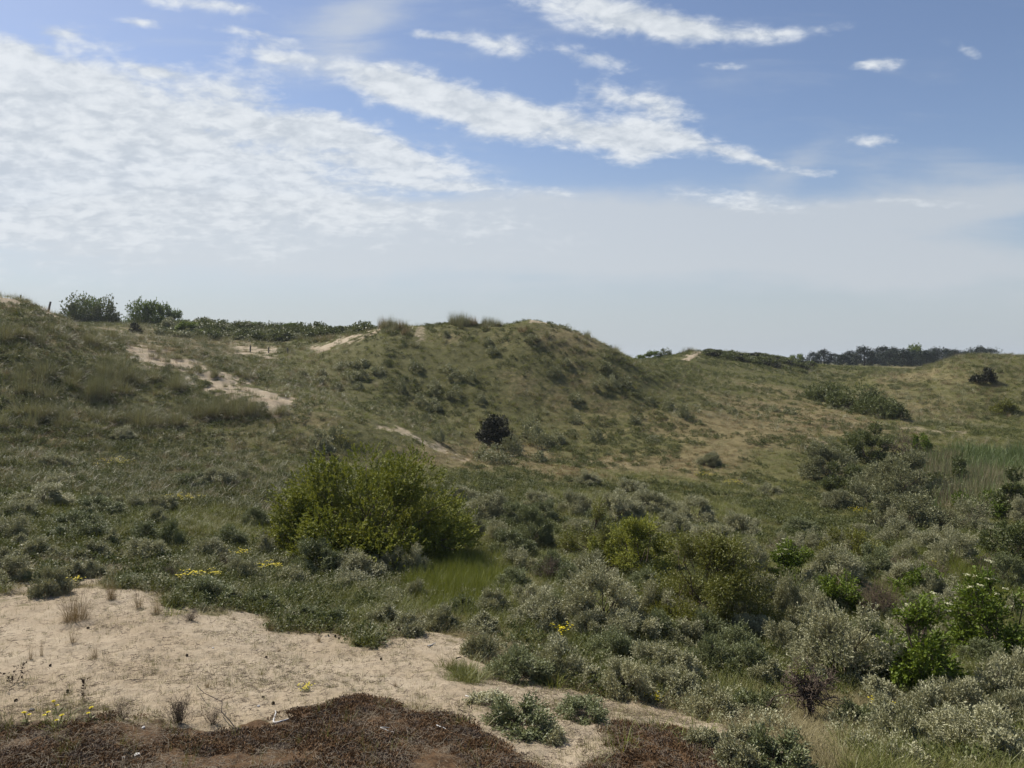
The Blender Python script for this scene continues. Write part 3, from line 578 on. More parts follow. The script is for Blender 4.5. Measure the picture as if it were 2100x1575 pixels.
leaves(lv, rng, P, rnd_dir(rng, n), .03, .02, rng.uniform(0, 1, n))
thing('dead_tree', {'trunk': tr.mesh('trunk', M['bark'], True), 'crown': q.mesh('crown', M['twig']), 'leaves': lv.mesh('leaves', M['olive'])}, (x, y, z), 'small dead tree with black trunk and bare tangled crown', 'tree')
x, y, z = spot(1862, 948, 0, 47); k = y / F; rng = np.random.default_rng(78); q = Q()
for d in ((-.75, .1, .75), (-.45, -.2, .9), (.1, .2, 1), (.5, 0, .85)):
    branch(q, rng, np.zeros(3), d, 34 * k, .075, 4, .42, 2, .72, .06, .014)
thing('bare_tree', {'branches': q.mesh('branches', M['redtwig'])}, (x, y, z), 'bare reddish tree with forked branches behind the grey thicket', 'tree')
TWIG = [(1.1, .8, twig_shrub(201, 1.1, .8, 34)), (.8, .7, twig_shrub(202, .8, .7, 26)), (1.0, .6, twig_shrub(203, 1.0, .6, 30))]
x, y, z = spot(1802, 1276, 60); k = y / F
thing('bare_shrub', twig_shrub(204, 130 * k, 82 * k, 90, 'redtwig', .011, 2, .25, .75), (x, y, z), 'bundle of bare reddish upright stems between two green elders', 'shrub', 'bare twiggy shrubs')
for px, py, w, h, l in ((1130, 1196, 80, 56, 'bare grey-brown shrub left of the thin olive bush'), (1925, 1205, 110, 60, 'bare grey shrub left of the lush grass hollow'), (2040, 1200, 90, 70, 'bare brown-grey shrub at the right edge beside the lush grass'), (350, 1192, 40, 44, 'dark bare shrub beside the left sand edge'), (1600, 1140, 60, 44, 'grey leafless shrub behind the flowering elder'), (1850, 1180, 80, 44, 'low leafless shrub between olive shrub and willow mounds'), (1250, 1195, 40, 44, 'bare twigs right of the small yellow-green bush'), (1945, 1040, 70, 44, 'dark bare scrub beside the big grey buckthorn mound'), (1175, 1395, 50, 40, 'brown bare scrub beside the low willows on the sand'), (460, 1170, 60, 44, 'thin brown bare shrub above the left sand edge')):
    put('bare_shrub', TWIG, px, py, w, h, l, 'shrub', 'bare twiggy shrubs')
DEADS = [(.8, .45, twig_shrub(211, .5, .42, 60, 'twig', .0035, 2, .5, 1.15)), (.5, .4, twig_shrub(212, .4, .4, 34, 'twig', .0032, 2, .5, .9))]
for px, py, w, h, l in ((368, 1496, 100, 72, 'largest dead twiggy shrub standing at the edge of the brown moss'), (250, 1480, 46, 62, 'thin dead twiggy shrub left of the largest one by the moss'), (437, 1492, 50, 50, 'dead twiggy shrub by the long leaning stick')):
    put('dead_shrub', DEADS, px, py, w, h, l, 'shrub', 'dead twiggy shrubs by the moss')
# thin weed stalks
def weed(seed, h, n, mat='cone'):
    rng = np.random.default_rng(seed); out = {}
    for i in range(n):
        q = Q(); lq = Q(); d = np.array([rng.normal() * .35, rng.normal() * .35, 1]); pts = bend(rng, (rng.normal() * .02, rng.normal() * .02, -.02), d * h * rng.uniform(.6, 1), 6, .25)
        tube(q, pts, np.linspace(.004, .0015, 6), 4, .4)
        for p in pts[2:]: leaves(lq, rng, p + rng.normal(size=(5, 3)) * .012, rng.normal(size=(5, 3)) + np.array([0, 0, .6]), .045, .02, rng.uniform(0, 1, 5))
        out[f'stalk {i}'] = q.mesh('stalk', M['twig']); out[f'seed_head {i}'] = lq.mesh('seed_head', M[mat])
    return out
WEED = [(.25, .32, weed(221, .34, 3)), (.2, .3, weed(222, .3, 2))]
for px, py, w, h, l in ((173, 1440, 26, 50, 'dark dried weed with two stalks standing on open sand'), (28, 1404, 40, 46, 'dark dried leaning weed at the left edge of the sand'), (964, 1495, 16, 60, 'tall thin weed with a yellow top at the moss edge')):
    put('dried_weed', WEED, px, py, w, h, l, 'weed', 'dried weeds on the sand')
# sticks and driftwood
def stick(p0, p1, r, mat, label, name='stick', cat='stick', z0=.02, z1=.02, group=None, fork=None):
    a = np.array(spot(*p0)); b = np.array(spot(*p1)); a[2] += z0; b[2] += z1; rng = np.random.default_rng(int(p0[0])); q = Q()
    pts = bend(rng, np.zeros(3), b - a, 7, .12); tube(q, pts, np.linspace(r, r * .5, 7), 6, .5)
    if fork:
        c = np.array(spot(*fork)) + np.array([0, 0, .03]) - a; tube(q, bend(rng, np.zeros(3), c, 6, .15), np.linspace(r * .9, r * .3, 6), 6, .5)
    o = ob(name, q.mesh(name, M[mat], True), None, a); tag(o, label, cat, group)
stick((490, 1502), (404, 1421), .008, 'bark', 'long thin dark stick leaning over the sand edge by the moss', z0=.0, z1=.12)
stick((562, 1486), (592, 1477), .017, 'drift', 'bleached forked branch lying at the sand edge beside the moss', 'driftwood', 'driftwood', fork=(564, 1462))
stick((955, 1432), (1010, 1446), .013, 'drift', 'grey bleached branch beside the low sprawling willow', 'driftwood', 'driftwood', .04, .05)
stick((877, 1328), (893, 1322), .016, 'drift', 'short pale stick at the upper sand edge', 'driftwood', 'driftwood', .03, .04)
stick((935, 1352), (962, 1346), .012, 'bark', 'dark stick in the litter at the right sand edge')
stick((895, 1492), (914, 1500), .012, 'drift', 'pale short stick lying on the brown moss mound', 'driftwood', 'driftwood', .03, .03)
stick((780, 1498), (808, 1508), .008, 'drift', 'bleached twig lying forked on the brown moss', 'driftwood', 'driftwood', .04, .04, fork=(800, 1497))
stick((265, 1396), (322, 1397), .006, 'bark', 'thin dark twig lying flat on the open sand')
stick((940, 1457), (975, 1474), .008, 'bark', 'dark twig left of the sprawling willow on the sand')
stick((1880, 1515), (1800, 1500), .014, 'bark', 'dark fallen branch among the willows in front of the dead tree')
# pine cones and pebbles
def cone(seed):
    rng = np.random.default_rng(seed); q = Q(); n = 110; t = np.linspace(0, 1, n); a = np.arange(n) * 2.4
    r = .028 * np.sin(np.pi * (.12 + .84 * t)) + .004; P = np.stack([np.cos(a) * r, np.sin(a) * r, t * .075], 1)
    leaves(q, rng, P * .7, np.stack([np.cos(a), np.sin(a), .5 + t * 0], 1), .022, .02, rng.uniform(0, 1, n), .1, np.array([0, 0, 2.])); return q.mesh('pine_cone', M['cone'])
CN = [cone(231), cone(232)]
for i, (px, py, l) in enumerate(((64, 1461, 'pine cone lying beside the yellow flowers at the left'), (135, 1420, 'pine cone on the sand left of the dark dried weed'), (180, 1291, 'pine cone just in front of the widest straw tuft'), (106, 1367, 'pine cone on the sand between two thin grass tufts'), (687, 1306, 'left one of the two pine cones close together'), (693, 1311, 'right one of the two pine cones close together'), (783, 1354, 'pine cone on the sand right of the middle'), (542, 1432, 'upper pine cone of the pair above the bleached forked branch'), (558, 1444, 'lower pine cone of the pair above the bleached forked branch'), (381, 1347, 'small pine cone in the middle of the open sand'), (35, 1440, 'pine cone nearest the left edge of the sand'), (547, 1349, 'pine cone right of the sand centre'))):
    o = ob('pine_cone', CN[i % 2], None, np.array(spot(px, py)) + np.array([0, 0, .014])); o.rotation_euler = (1.45, .1, i * 1.7); o.scale = (.72,) * 3; tag(o, l, 'pine cone', 'pine cones on the sand')
def pebble(seed, r):
    rng = np.random.default_rng(seed); q = Q(); nu, nv = 12, 7; u = np.arange(nu) / nu * 6.283; v = np.linspace(-1.5, 1.5, nv)
    U, Vv = np.meshgrid(u, v); d = np.stack([np.cos(U) * np.cos(Vv), np.sin(U) * np.cos(Vv), np.sin(Vv)], -1)
    P = d * np.array([1, .75, .55]) * r * (1 + .22 * (vnoise(d[..., 0] * 2 + 9, d[..., 1] * 2 + d[..., 2] * 1.7, seed) - .5))[..., None]
    i = np.arange(nv - 1)[:, None] * nu; j = np.arange(nu)[None, :]; j2 = (j + 1) % nu
    q.add(P.reshape(-1, 3), np.stack([i + j, i + j2, i + nu + j2, i + nu + j], -1).reshape(-1, 4)); return q
for px, py, r, mat, l in ((65, 1459, .05, 'stone', 'dark pebble lying on the sand beside the moss at left'), (282, 1552, .05, 'drift', 'pale stone lying on the brown moss'), (253, 1558, .035, 'drift', 'small flat pale stone left of the pale stone on the moss'), (294, 1494, .03, 'drift', 'white shell lying at the edge of the brown moss'), (437, 1330, .025, 'drift', 'white shell lying on the open sand'), (530, 1449, .03, 'drift', 'white chip on the sand beside the pine cones')):
    o = ob('shell' if 'shell' in l else 'pebble', pebble(int(px), r).mesh('pebble', M[mat], True), None, np.array(spot(px, py)) + np.array([0, 0, r * .3])); o.rotation_euler.z = px; tag(o, l, 'shell' if 'shell' in l else 'pebble')

# ================================================================ grass tufts one can tell apart
def tuft(seed, n, r, L, wd, lean, mat, dead=0, L2=None):
    rng = np.random.default_rng(seed); q = Q(); blades(q, rng, n, r, L, wd, lean); out = {'blades': q.mesh('blades', M[mat])}
    if dead:
        q2 = Q(); blades(q2, rng, dead, r * 1.3, L2 or L * .7, wd, lean * 2.4, tone=(0, .5)); out['dead_blades'] = q2.mesh('dead_blades', M['marramdry'])
    return out
STRAW = [(1.0, .6, tuft(301, 260, .2, .62, .006, .42, 'marramdry', 160)), (.5, .55, tuft(302, 110, .09, .55, .006, .28, 'marramdry', 50)), (.4, .35, tuft(303, 60, .06, .36, .005, .35, 'marramdry', 20))]
for px, py, w, h, l in ((155, 1280, 96, 64, 'widest straw-coloured grass tuft on the bare sand'), (228, 1233, 34, 44, 'upright straw tuft behind the widest one on the sand'), (284, 1250, 34, 40, 'pale thin tuft right of the upright straw tuft'), (322, 1262, 34, 44, 'brownish tuft between the pale thin tuft and the dark low one'), (193, 1353, 34, 40, 'lone yellowish tuft in the middle of the left sand'), (150, 1322, 34, 36, 'thin sparse tuft in front of the widest straw tuft'), (654, 1318, 22, 20, 'short tuft near the upper edge of the sand'), (573, 1337, 18, 14, 'small short tuft on the right half of the sand'), (425, 1412, 24, 20, 'small greenish tuft in the lower middle of the sand'), (811, 1410, 18, 18, 'small dark tuft on the sand left of the willows'), (63, 1355, 18, 34, 'thin single tuft of stalks at left on the sand'), (85, 1348, 16, 34, 'thin stalks right of the single tuft at the left'), (480, 1272, 16, 12, 'tiny dark tuft near the upper sand edge'), (555, 1296, 24, 24, 'sparse tuft at the upper right edge of the sand'), (855, 1455, 18, 16, 'small tuft with yellow tips at the moss edge')):
    put('grass_tuft', STRAW, px, py, w, h, l, 'grass tuft', 'straw tufts on the sand')
put('dead_shrub', TWIG, 390, 1277, 44, 24, 'low dark dead shrub lying on the sand right of the straw tufts', 'shrub')
MAR = [(1.3, .9, tuft(311, 190, .3, .95, .013, .38, 'marram', 70)), (1.0, 1.0, tuft(312, 150, .22, 1.05, .013, .3, 'marram', 40)), (1.6, .8, tuft(313, 220, .4, .85, .014, .5, 'marram', 120))]
MARF = [(1.7, 1.2, tuft(321, 150, .5, 1.15, .03, .3, 'marram', 40)), (2.4, 1.1, tuft(322, 200, .8, 1.1, .03, .4, 'marram', 90)), (2.0, 1.2, tuft(323, 170, .6, 1.15, .03, .34, 'marramdry', 30))]
rr = random.Random(9); rows = []
for cx, cy, rx, ry, n, w, h in ((950, 668, 30, 8, 12, 24, 24), (1005, 669, 30, 5, 9, 20, 17), (795, 674, 26, 8, 9, 24, 22), (835, 690, 26, 22, 7, 22, 16), (660, 700, 34, 10, 7, 24, 12), (590, 716, 40, 5, 5, 18, 9), (1135, 700, 50, 22, 9, 24, 13), (1200, 700, 60, 22, 6, 22, 12), (1280, 735, 40, 22, 7, 20, 12), (1420, 722, 16, 4, 4, 16, 12), (1500, 726, 60, 5, 6, 18, 9)):
    for i in range(n): rows.append((cx + rr.gauss(0, .55) * rx, cy + rr.gauss(0, .5) * ry, w * rr.uniform(.7, 1.2), h * rr.uniform(.75, 1.2)))
put_all(rows, MARF, 'marram_tuft', 'far marram tuft', 'grass tuft', 'marram tufts along the far dune tops', sink=.08)
rows = []
for cx, cy, rx, ry, n, w, h in ((180, 705, 80, 14, 9, 44, 30), (60, 700, 60, 30, 8, 50, 34), (230, 790, 50, 22, 8, 56, 44), (190, 820, 30, 24, 6, 60, 56), (490, 850, 30, 20, 7, 54, 44), (420, 860, 50, 20, 8, 56, 40), (330, 790, 60, 16, 8, 50, 30), (100, 790, 80, 34, 10, 54, 40), (60, 870, 70, 24, 8, 60, 40), (280, 870, 80, 20, 9, 60, 38), (300, 700, 60, 10, 5, 34, 18), (440, 770, 70, 22, 10, 22, 14), (330, 735, 40, 14, 7, 24, 14), (460, 722, 30, 6, 5, 30, 16), (400, 700, 50, 6, 6, 26, 16), (560, 850, 40, 14, 6, 44, 24)):
    for i in range(n): rows.append((max(4, cx + rr.gauss(0, .6) * rx), cy + rr.gauss(0, .55) * ry, w * rr.uniform(.7, 1.15), h * rr.uniform(.7, 1.15)))
put_all(rows, MAR, 'marram_tuft', 'marram tuft', 'grass tuft', 'marram tufts on the left slope', sink=.06)
RG = random.Random(3)

# ================================================================ yellow flowers
def ragwort(seed, w, h, nst, nfl):
    rng = np.random.default_rng(seed); s = Q(); l = Q(); f = Q()
    for i in range(nst):
        b = np.array([rng.normal() * w * .22, rng.normal() * w * .22, -.02]); tip = b * 1.5 + np.array([rng.normal() * .05, rng.normal() * .05, h * rng.uniform(.7, 1)])
        pts = bend(rng, b, tip, 5, .12); tube(s, pts, np.linspace(.006, .003, 5), 4, .5)
        for p in pts[:4]: leaves(l, rng, p + rng.normal(size=(6, 3)) * .03, rng.normal(size=(6, 3)) * np.array([1, 1, .4]) + np.array([0, 0, .3]), .1, .03, rng.uniform(0, 1, 6))
        for j in range(nfl):
            c = tip + np.array([rng.normal() * .06, rng.normal() * .06, rng.normal() * .02]); a = np.arange(8) / 8 * 6.283
            leaves(f, rng, np.repeat(c[None], 8, 0), np.stack([np.cos(a), np.sin(a), np.full(8, .25)], 1), .026, .018, rng.uniform(0, 1, 8), .1, np.array([0, 0, 3.]))
    return {'stems': s.mesh('stems', M['herb']), 'leaves': l.mesh('leaves', M['grass']), 'flower_heads': f.mesh('flower_heads', M['flower'])}
RAG = [(.7, .6, ragwort(401, .7, .6, 12, 6)), (.4, .5, ragwort(402, .4, .5, 6, 7)), (1.4, .7, ragwort(403, 1.4, .7, 22, 5))]
for px, py, w, h, l in ((238, 972, 60, 34, 'bright yellow flower clump on the left slope'), (375, 1040, 64, 26, 'wide yellow flower clump left of the large bright green bush'), (330, 1040, 40, 20, 'thin yellow flowers left of the wide yellow clump'), (390, 1196, 40, 26, 'left of the three yellow flower clumps behind the sand'), (425, 1196, 44, 24, 'middle of the three yellow flower clumps behind the sand'), (545, 1180, 50, 24, 'yellow flower clump right of the three behind the sand'), (490, 1150, 36, 24, 'yellow flowers up the slope from the clumps behind the sand'), (150, 1202, 26, 18, 'small yellow flower on the sand at upper left'), (1158, 1310, 36, 26, 'yellow flowers in front of the large silver willow mound'), (1345, 1442, 30, 20, 'yellow flowers by the sand among the right-hand willows'), (1760, 1066, 36, 24, 'yellow flowers at the left edge of the grey thicket'), (1930, 1170, 26, 20, 'bright yellow flower clump beside the lush grass hollow'), (700, 918, 30, 24, 'yellow flowers beside the round grey shrub'), (1800, 1458, 40, 20, 'yellow flowers in front of the shaded green elder'), (1450, 985, 40, 16, 'yellow flowers on the valley floor right of the middle'), (1500, 1000, 40, 16, 'yellow flowers among grass on the valley floor at right'), (625, 1418, 24, 16, 'few tiny yellow flowers on the open sand')):
    put('yellow_flowers', RAG, px, py, w, h, l, 'flowers', 'yellow flower clumps')
def dandel(seed):
    rng = np.random.default_rng(seed); s = Q(); l = Q(); f = Q()
    for i in range(3):
        tip = np.array([rng.normal() * .07, rng.normal() * .05, rng.uniform(.07, .15)]); tube(s, bend(rng, (0, 0, -.02), tip, 4, .15), [.003] * 4, 4, .5)
        for ring, L in ((16, .026), (12, .017)):
            a = np.arange(ring) / ring * 6.283 + rng.random(); leaves(f, rng, np.repeat(tip[None], ring, 0), np.stack([np.cos(a), np.sin(a), np.full(ring, .2 if L > .02 else .6)], 1), L, .011, rng.uniform(0, 1, ring), .1, np.array([0, 0, 3.]))
    leaves(l, rng, rng.normal(size=(14, 3)) * .01 + np.array([0, 0, .01]), rng.normal(size=(14, 3)) * np.array([1, 1, .2]) + np.array([0, 0, .2]), .1, .02, rng.uniform(0, 1, 14))
    return {'stems': s.mesh('stems', M['herb']), 'leaves': l.mesh('leaves', M['grass']), 'flower_heads': f.mesh('flower_heads', M['flower'])}
DAN = [(.14, .13, dandel(411)), (.14, .13, dandel(412))]
for px, py, l in ((57, 1484, 'leftmost small yellow dandelion-like flowers at the moss edge'), (90, 1490, 'yellow flowers between the outer ones at the moss edge'), (120, 1496, 'rightmost of the row of yellow flowers at the moss edge'), (186, 1482, 'lone yellow flower on the moss mound'), (118, 1464, 'yellow flowers on the sand just behind the moss edge row')):
    put('yellow_flowers', DAN, px, py, 24, 22, l, 'flowers', 'yellow flowers at the moss edge')

# ================================================================ fence posts
def post(px, py, hpx, wpx, l, Y=None, lean=0):
    x, y, z = spot(px, py, 0, Y); k = y / F; q = Q(); h = hpx * k; r = wpx * k / 2
    tube(q, [np.array([0, 0, -.3]), np.array([lean * h * .5, 0, h * .5]), np.array([lean * h, 0, h - r * .5]), np.array([lean * h, 0, h])], [r, r, r * .95, r * .7], 10, .5)
    tag(ob('fence_post', q.mesh('fence_post', M['post']), None, (x, y, z)), l, 'post', 'wooden fence posts on the dunes')
post(99, 641, 21, 4, 'wooden fence post leaning on the skyline left of the far bushes', 59.5, .22)
post(42, 617, 13, 3.4, 'wooden fence post highest up the sandy left dune top', 59.5, .02)
post(513, 722, 14, 3, 'thin dark post left of two others in the sandy saddle', None, .05)
post(551, 724, 12, 3, 'thin dark post in the sandy saddle, middle of three')
post(590, 725, 12, 3, 'thin dark post in the sandy saddle, rightmost of three', None, -.05)

# ================================================================ far bushes and trees
FARB = {mat: [(w, h, far_shrub(500 + 10 * j + i, w, h, mat, n * 2, .42, .26, c * 2, .15 * w)) for i, (w, h, n, c) in enumerate([(6, 4.2, 700, 22), (8, 5, 900, 28), (5, 5, 650, 20)])] for j, mat in enumerate(('scrub', 'elder', 'dark', 'buckthorn'))}
def farb(name, mat, px, py, w, h, l, Y, cat='bush', group='bushes on the far left skyline'):
    return put(name, FARB[mat], px, py, w, h, l, cat, group, Y, .05)
farb('far_bush', 'scrub', 158, 655, 66, 55, 'leftmost dark bush on the skyline right of the leaning post', 128)
farb('far_bush', 'elder', 182, 655, 70, 58, 'bush with spiky top in the middle of the left skyline clump', 131)
farb('far_bush', 'scrub', 214, 656, 58, 54, 'bush at the right end of the left skyline clump', 130)
farb('far_bush', 'elder', 286, 656, 52, 52, 'broad light green bush right of the gap in the skyline clumps', 131)
farb('far_bush', 'elder', 312, 656, 50, 50, 'mid bush of the second skyline clump', 132)
farb('far_bush', 'elder', 336, 656, 38, 46, 'rounded bush at the right of the second skyline clump', 131)
farb('far_bush', 'elder', 363, 658, 28, 34, 'small pale bush right of the second skyline clump', 131)
farb('far_bush', 'elder', 385, 662, 20, 14, 'tiny pale bush further right on the left skyline', 132)
farb('far_bush', 'dark', 410, 664, 38, 18, 'low dark bush on the skyline left of the scrubby flat', 133)
farb('far_bush', 'dark', 458, 670, 40, 14, 'dark low bush in the middle of the left skyline', 134)
for i, (px, py, w, h, mt, l, Y) in enumerate(((348, 682, 36, 30, 'buckthorn', 'grey-green round bush below the second skyline clump', 100), (385, 690, 50, 26, 'elder', 'bright green bush right of the grey-green round one', 98), (277, 682, 24, 20, 'dark', 'dark brown tuft-like bush below the gap in the skyline clumps', 92), (440, 690, 50, 22, 'scrub', 'mid-green bush of the scrubby flat, left of its middle', 104), (420, 676, 50, 18, 'buckthorn', 'grey scrub bush at the back left of the scrubby flat', 122), (500, 690, 60, 20, 'scrub', 'green bush in the middle of the scrubby flat', 108), (545, 695, 54, 22, 'scrub', 'dark green bush at the right of the scrubby flat', 106), (520, 676, 60, 16, 'elder', 'pale green bush at the back of the scrubby flat', 126), (575, 682, 50, 16, 'scrub', 'green bush at the far right back of the scrubby flat', 124), (600, 690, 50, 18, 'elder', 'pale bush behind the sandy ridge', 112), (480, 672, 60, 14, 'scrub', 'low green bush at the very back of the scrubby flat', 131), (560, 674, 60, 12, 'scrub', 'low bush on the skyline above the scrubby flat', 132), (610, 678, 40, 12, 'scrub', 'last low bush on the skyline left of the middle dune', 131), (700, 684, 60, 14, 'elder', 'pale green bush behind the sandy ridge top', 128), (665, 682, 50, 14, 'elder', 'pale green bush left of the one behind the ridge top', 129), (740, 682, 44, 13, 'elder', 'pale green bush nearest the marram on the ridge top', 128), (1340, 735, 40, 18, 'elder', 'pale green bush in the gap right of the middle dune', 128), (1312, 734, 30, 12, 'elder', 'small pale bush against the middle dune flank', 128), (1365, 733, 26, 18, 'scrub', 'green bush left of the small right-hand crest', 128))):
    farb('far_bush', mt, px, py, w, h, l, Y, group='bushes on the far flat')
def pine(seed, h):
    rng = np.random.default_rng(seed); t = Q(); q = Q(); tube(t, bend(rng, (0, 0, -.6), (rng.normal() * .3, 0, h * .9), 6, .06), np.linspace(.22, .06, 6), 7, .5)
    for i in range(20):
        zf = .10 + .88 * i / 20; a = i * 2.4 + rng.normal() * .3; rad = h * .36 * (1 - zf) ** .6 * rng.uniform(.8, 1.35) + .35
        c = np.array([math.cos(a) * rad, math.sin(a) * rad, h * zf + rng.normal() * .1]); tube(t, bend(rng, (0, 0, h * zf * .92), c, 4, .15), [.07, .05, .035, .02], 4, .5)
        n = 62; P = c * np.array([1, 1, 1]) + rng.normal(size=(n, 3)) * np.array([.66, .66, .6]) * (h / 8); D = unit(rng.normal(size=(n, 3)) * .6 + np.array([math.cos(a) * .4, math.sin(a) * .4, .8]))
        sprays(q, rng, P, D, np.full(n, rng.uniform(0, 1)), 3, .3, .55, .2, .9)
    n = 30; sprays(q, rng, np.array([0, 0, h * .96]) + rng.normal(size=(n, 3)) * .3, unit(rng.normal(size=(n, 3)) * .4 + np.array([0, 0, 1])), np.full(n, .6), 3, .35, .55, .2, .6)
    return {'trunk': t.mesh('trunk', M['bark']), 'crown': q.mesh('crown', M['pine'])}
PINES = [(h * .72, h, pine(600 + i, h)) for i, h in enumerate((8, 7.4, 8.6, 6.8, 7.8))]
pr = random.Random(4)
pp = [(1668, 724), (1690, 719), (1712, 726), (1742, 721), (1772, 713), (1790, 722), (1812, 713), (1834, 716), (1852, 718), (1872, 720), (1898, 720), (1917, 716), (1938, 717), (1958, 719), (1978, 722), (2008, 713), (2030, 718), (2058, 727), (1728, 728), (1756, 730), (1885, 724), (1825, 722)]
names = ['leftmost dark pine of the far wood', 'second pine from the left of the far wood', 'third pine from the left of the far wood']
for i, (px, top) in enumerate(sorted(pp)):
    Yp = 206 + (i * 37 % 11) * 3.0; x, y, z = at(px, Yp); h = (HY - top) * y / F - z
    pool = PINES; a, b, parts = pool[i % 5]; s = h / b
    side = 'left of the dip' if px < 1760 else ('in the middle of the far wood' if px < 1930 else 'at the right end of the far wood')
    rank = sorted(pp).index((px, top)); tot = ['leftmost', 'second from left', 'third from left', 'fourth from left', 'fifth from left', 'sixth from left', 'seventh from left', 'eighth from left', 'ninth from left', 'tenth from left', 'eleventh from left', 'eleventh from right', 'tenth from right', 'ninth from right', 'eighth from right', 'seventh from right', 'sixth from right', 'fifth from right', 'fourth from right', 'third from right', 'second from right', 'rightmost'][rank]
    thing('pine_tree', parts, (x, y, z), f'dark pine on the right skyline, {tot} of the far pine row', 'tree', 'dark pines on the right skyline', pr.uniform(0, 6), (s * pr.uniform(1.5, 2.0), s * 1.5, s))
for px, top, l in ((1640, 728, 'pale green tree left of the far pine row'), (1875, 711, 'bright green tree showing above the far pines'), (1625, 730, 'small pale tree at the left end of the right skyline')):
    x, y, z = at(px, 232); h = (HY - top) * y / F - z
    a, b, parts = FARB['elder'][2]; t = Q(); tube(t, bend(np.random.default_rng(int(px)), (0, 0, -.5), (0, 0, 3.5), 5, .08), [.3, .26, .22, .18, .1], 7, .5)
    e = thing('far_tree', {'trunk': t.mesh('trunk', M['bark']), 'crown': parts['foliage']}, (x, y, z), l, 'tree', 'pale trees by the far pines', 0, (h / b * 1.1, h / b * 1.1, h / b))
# ================================================================ what nobody could count: turf, herbs, litter (one object of a kind)
def scatter(name, protos, P, rz, sc, idx, label, cat, tilt=None):
    """one object whose node tree sets the little meshes in PROTOS on its points"""
    n = len(P); me = bpy.data.meshes.new(name); me.vertices.add(n); me.vertices.foreach_set('co', np.asarray(P, np.float32).ravel())
    rot = np.zeros((n, 3), np.float32); rot[:, 2] = rz
    if tilt is not None: rot[:, :2] = tilt
    for an, ty, dt, fld in (('rot', 'FLOAT_VECTOR', rot.ravel(), 'vector'), ('scl', 'FLOAT_VECTOR', np.asarray(sc, np.float32).ravel(), 'vector'), ('pick', 'INT', np.asarray(idx, np.int32), 'value')):
        a = me.attributes.new(an, ty, 'POINT'); a.data.foreach_set(fld, dt)
    o = ob(name, me); tag(o, label, cat, kind='stuff')
    g = bpy.data.node_groups.new(name, 'GeometryNodeTree'); g.interface.new_socket('Geometry', in_out='INPUT', socket_type='NodeSocketGeometry'); g.interface.new_socket('Geometry', in_out='OUTPUT', socket_type='NodeSocketGeometry')
    nd = g.nodes; gi = nd.new('NodeGroupInput'); go = nd.new('NodeGroupOutput'); iop = nd.new('GeometryNodeInstanceOnPoints'); jn = nd.new('GeometryNodeGeometryToInstance')
    for pme in reversed(protos):
        po = bpy.data.objects.new(pme.name, pme)                     # a seedling kept out of the scene: only its mesh is read
        oi = nd.new('GeometryNodeObjectInfo'); oi.inputs['Object'].default_value = po; oi.inputs['As Instance'].default_value = False
        g.links.new(oi.outputs['Geometry'], jn.inputs[0])
    def att(nm, ty):
        a = nd.new('GeometryNodeInputNamedAttribute'); a.data_type = ty; a.inputs['Name'].default_value = nm; return a.outputs[0]
    g.links.new(gi.outputs[0], iop.inputs['Points']); g.links.new(jn.outputs[0], iop.inputs['Instance']); iop.inputs['Pick Instance'].default_value = True
    g.links.new(att('pick', 'INT'), iop.inputs['Instance Index']); g.links.new(att('scl', 'FLOAT_VECTOR'), iop.inputs['Scale'])
    e2r = nd.new('FunctionNodeEulerToRotation'); g.links.new(att('rot', 'FLOAT_VECTOR'), e2r.inputs[0]); g.links.new(e2r.outputs[0], iop.inputs['Rotation'])
    g.links.new(iop.outputs[0], go.inputs[0]); md = o.modifiers.new('scatter', 'NODES'); md.node_group = g
    return o
def turf(seed, n, r, L, wd, lean, mat, seg=2):
    rng = np.random.default_rng(seed); q = Q(); blades(q, rng, n, r, L, wd, lean, seg, Lvar=.5); return q.mesh('turf', M[mat])
def herb(seed, w, h, n, L, W, mat):
    rng = np.random.default_rng(seed); q = Q(); P, D, T, C = crown_pts(rng, w, h, n, 9, .26 * w, .35, low=.0); sprays(q, rng, P, D, T, 4, L * .8, L, W, .9); return q.mesh('herb', M[mat])
SR = np.random.default_rng(99)
def pts(n, y0, y1, power=0.0, px0=-260, px1=2360):
    px = SR.uniform(px0, px1, n); u = SR.uniform(0, 1, n); y = S * y0 * (y1 / y0) ** u; x = y * (px - CX) / F
    z = height(x, y); sa, mo, dr = zones(x, y, z); ipx, ipy = img(x, y, z)
    return x, y, z, sa, mo, dr, ipx, ipy
def sel(k, *arrs): return [a[k] for a in arrs]
def go(name, protos, D, keep, base, grow, label, cat, nidx=None, hs=1.0, idx=None):
    x, y, z = D[0][keep], D[1][keep], D[2][keep]; n = len(x)
    s = base * SR.uniform(.65, 1.35, n) * (1 + grow * np.clip(y / S - 12, 0, 200)); s3 = np.stack([s, s, s * hs * SR.uniform(.7, 1.25, n)], 1)
    idx = SR.integers(0, len(protos), n) if idx is None else idx[keep]
    scatter(name, protos, np.stack([x, y, z - .01], 1), SR.uniform(0, 6.28, n), s3, idx, label, cat, SR.normal(size=(n, 2)) * .08)
    print('stuff', name, n)
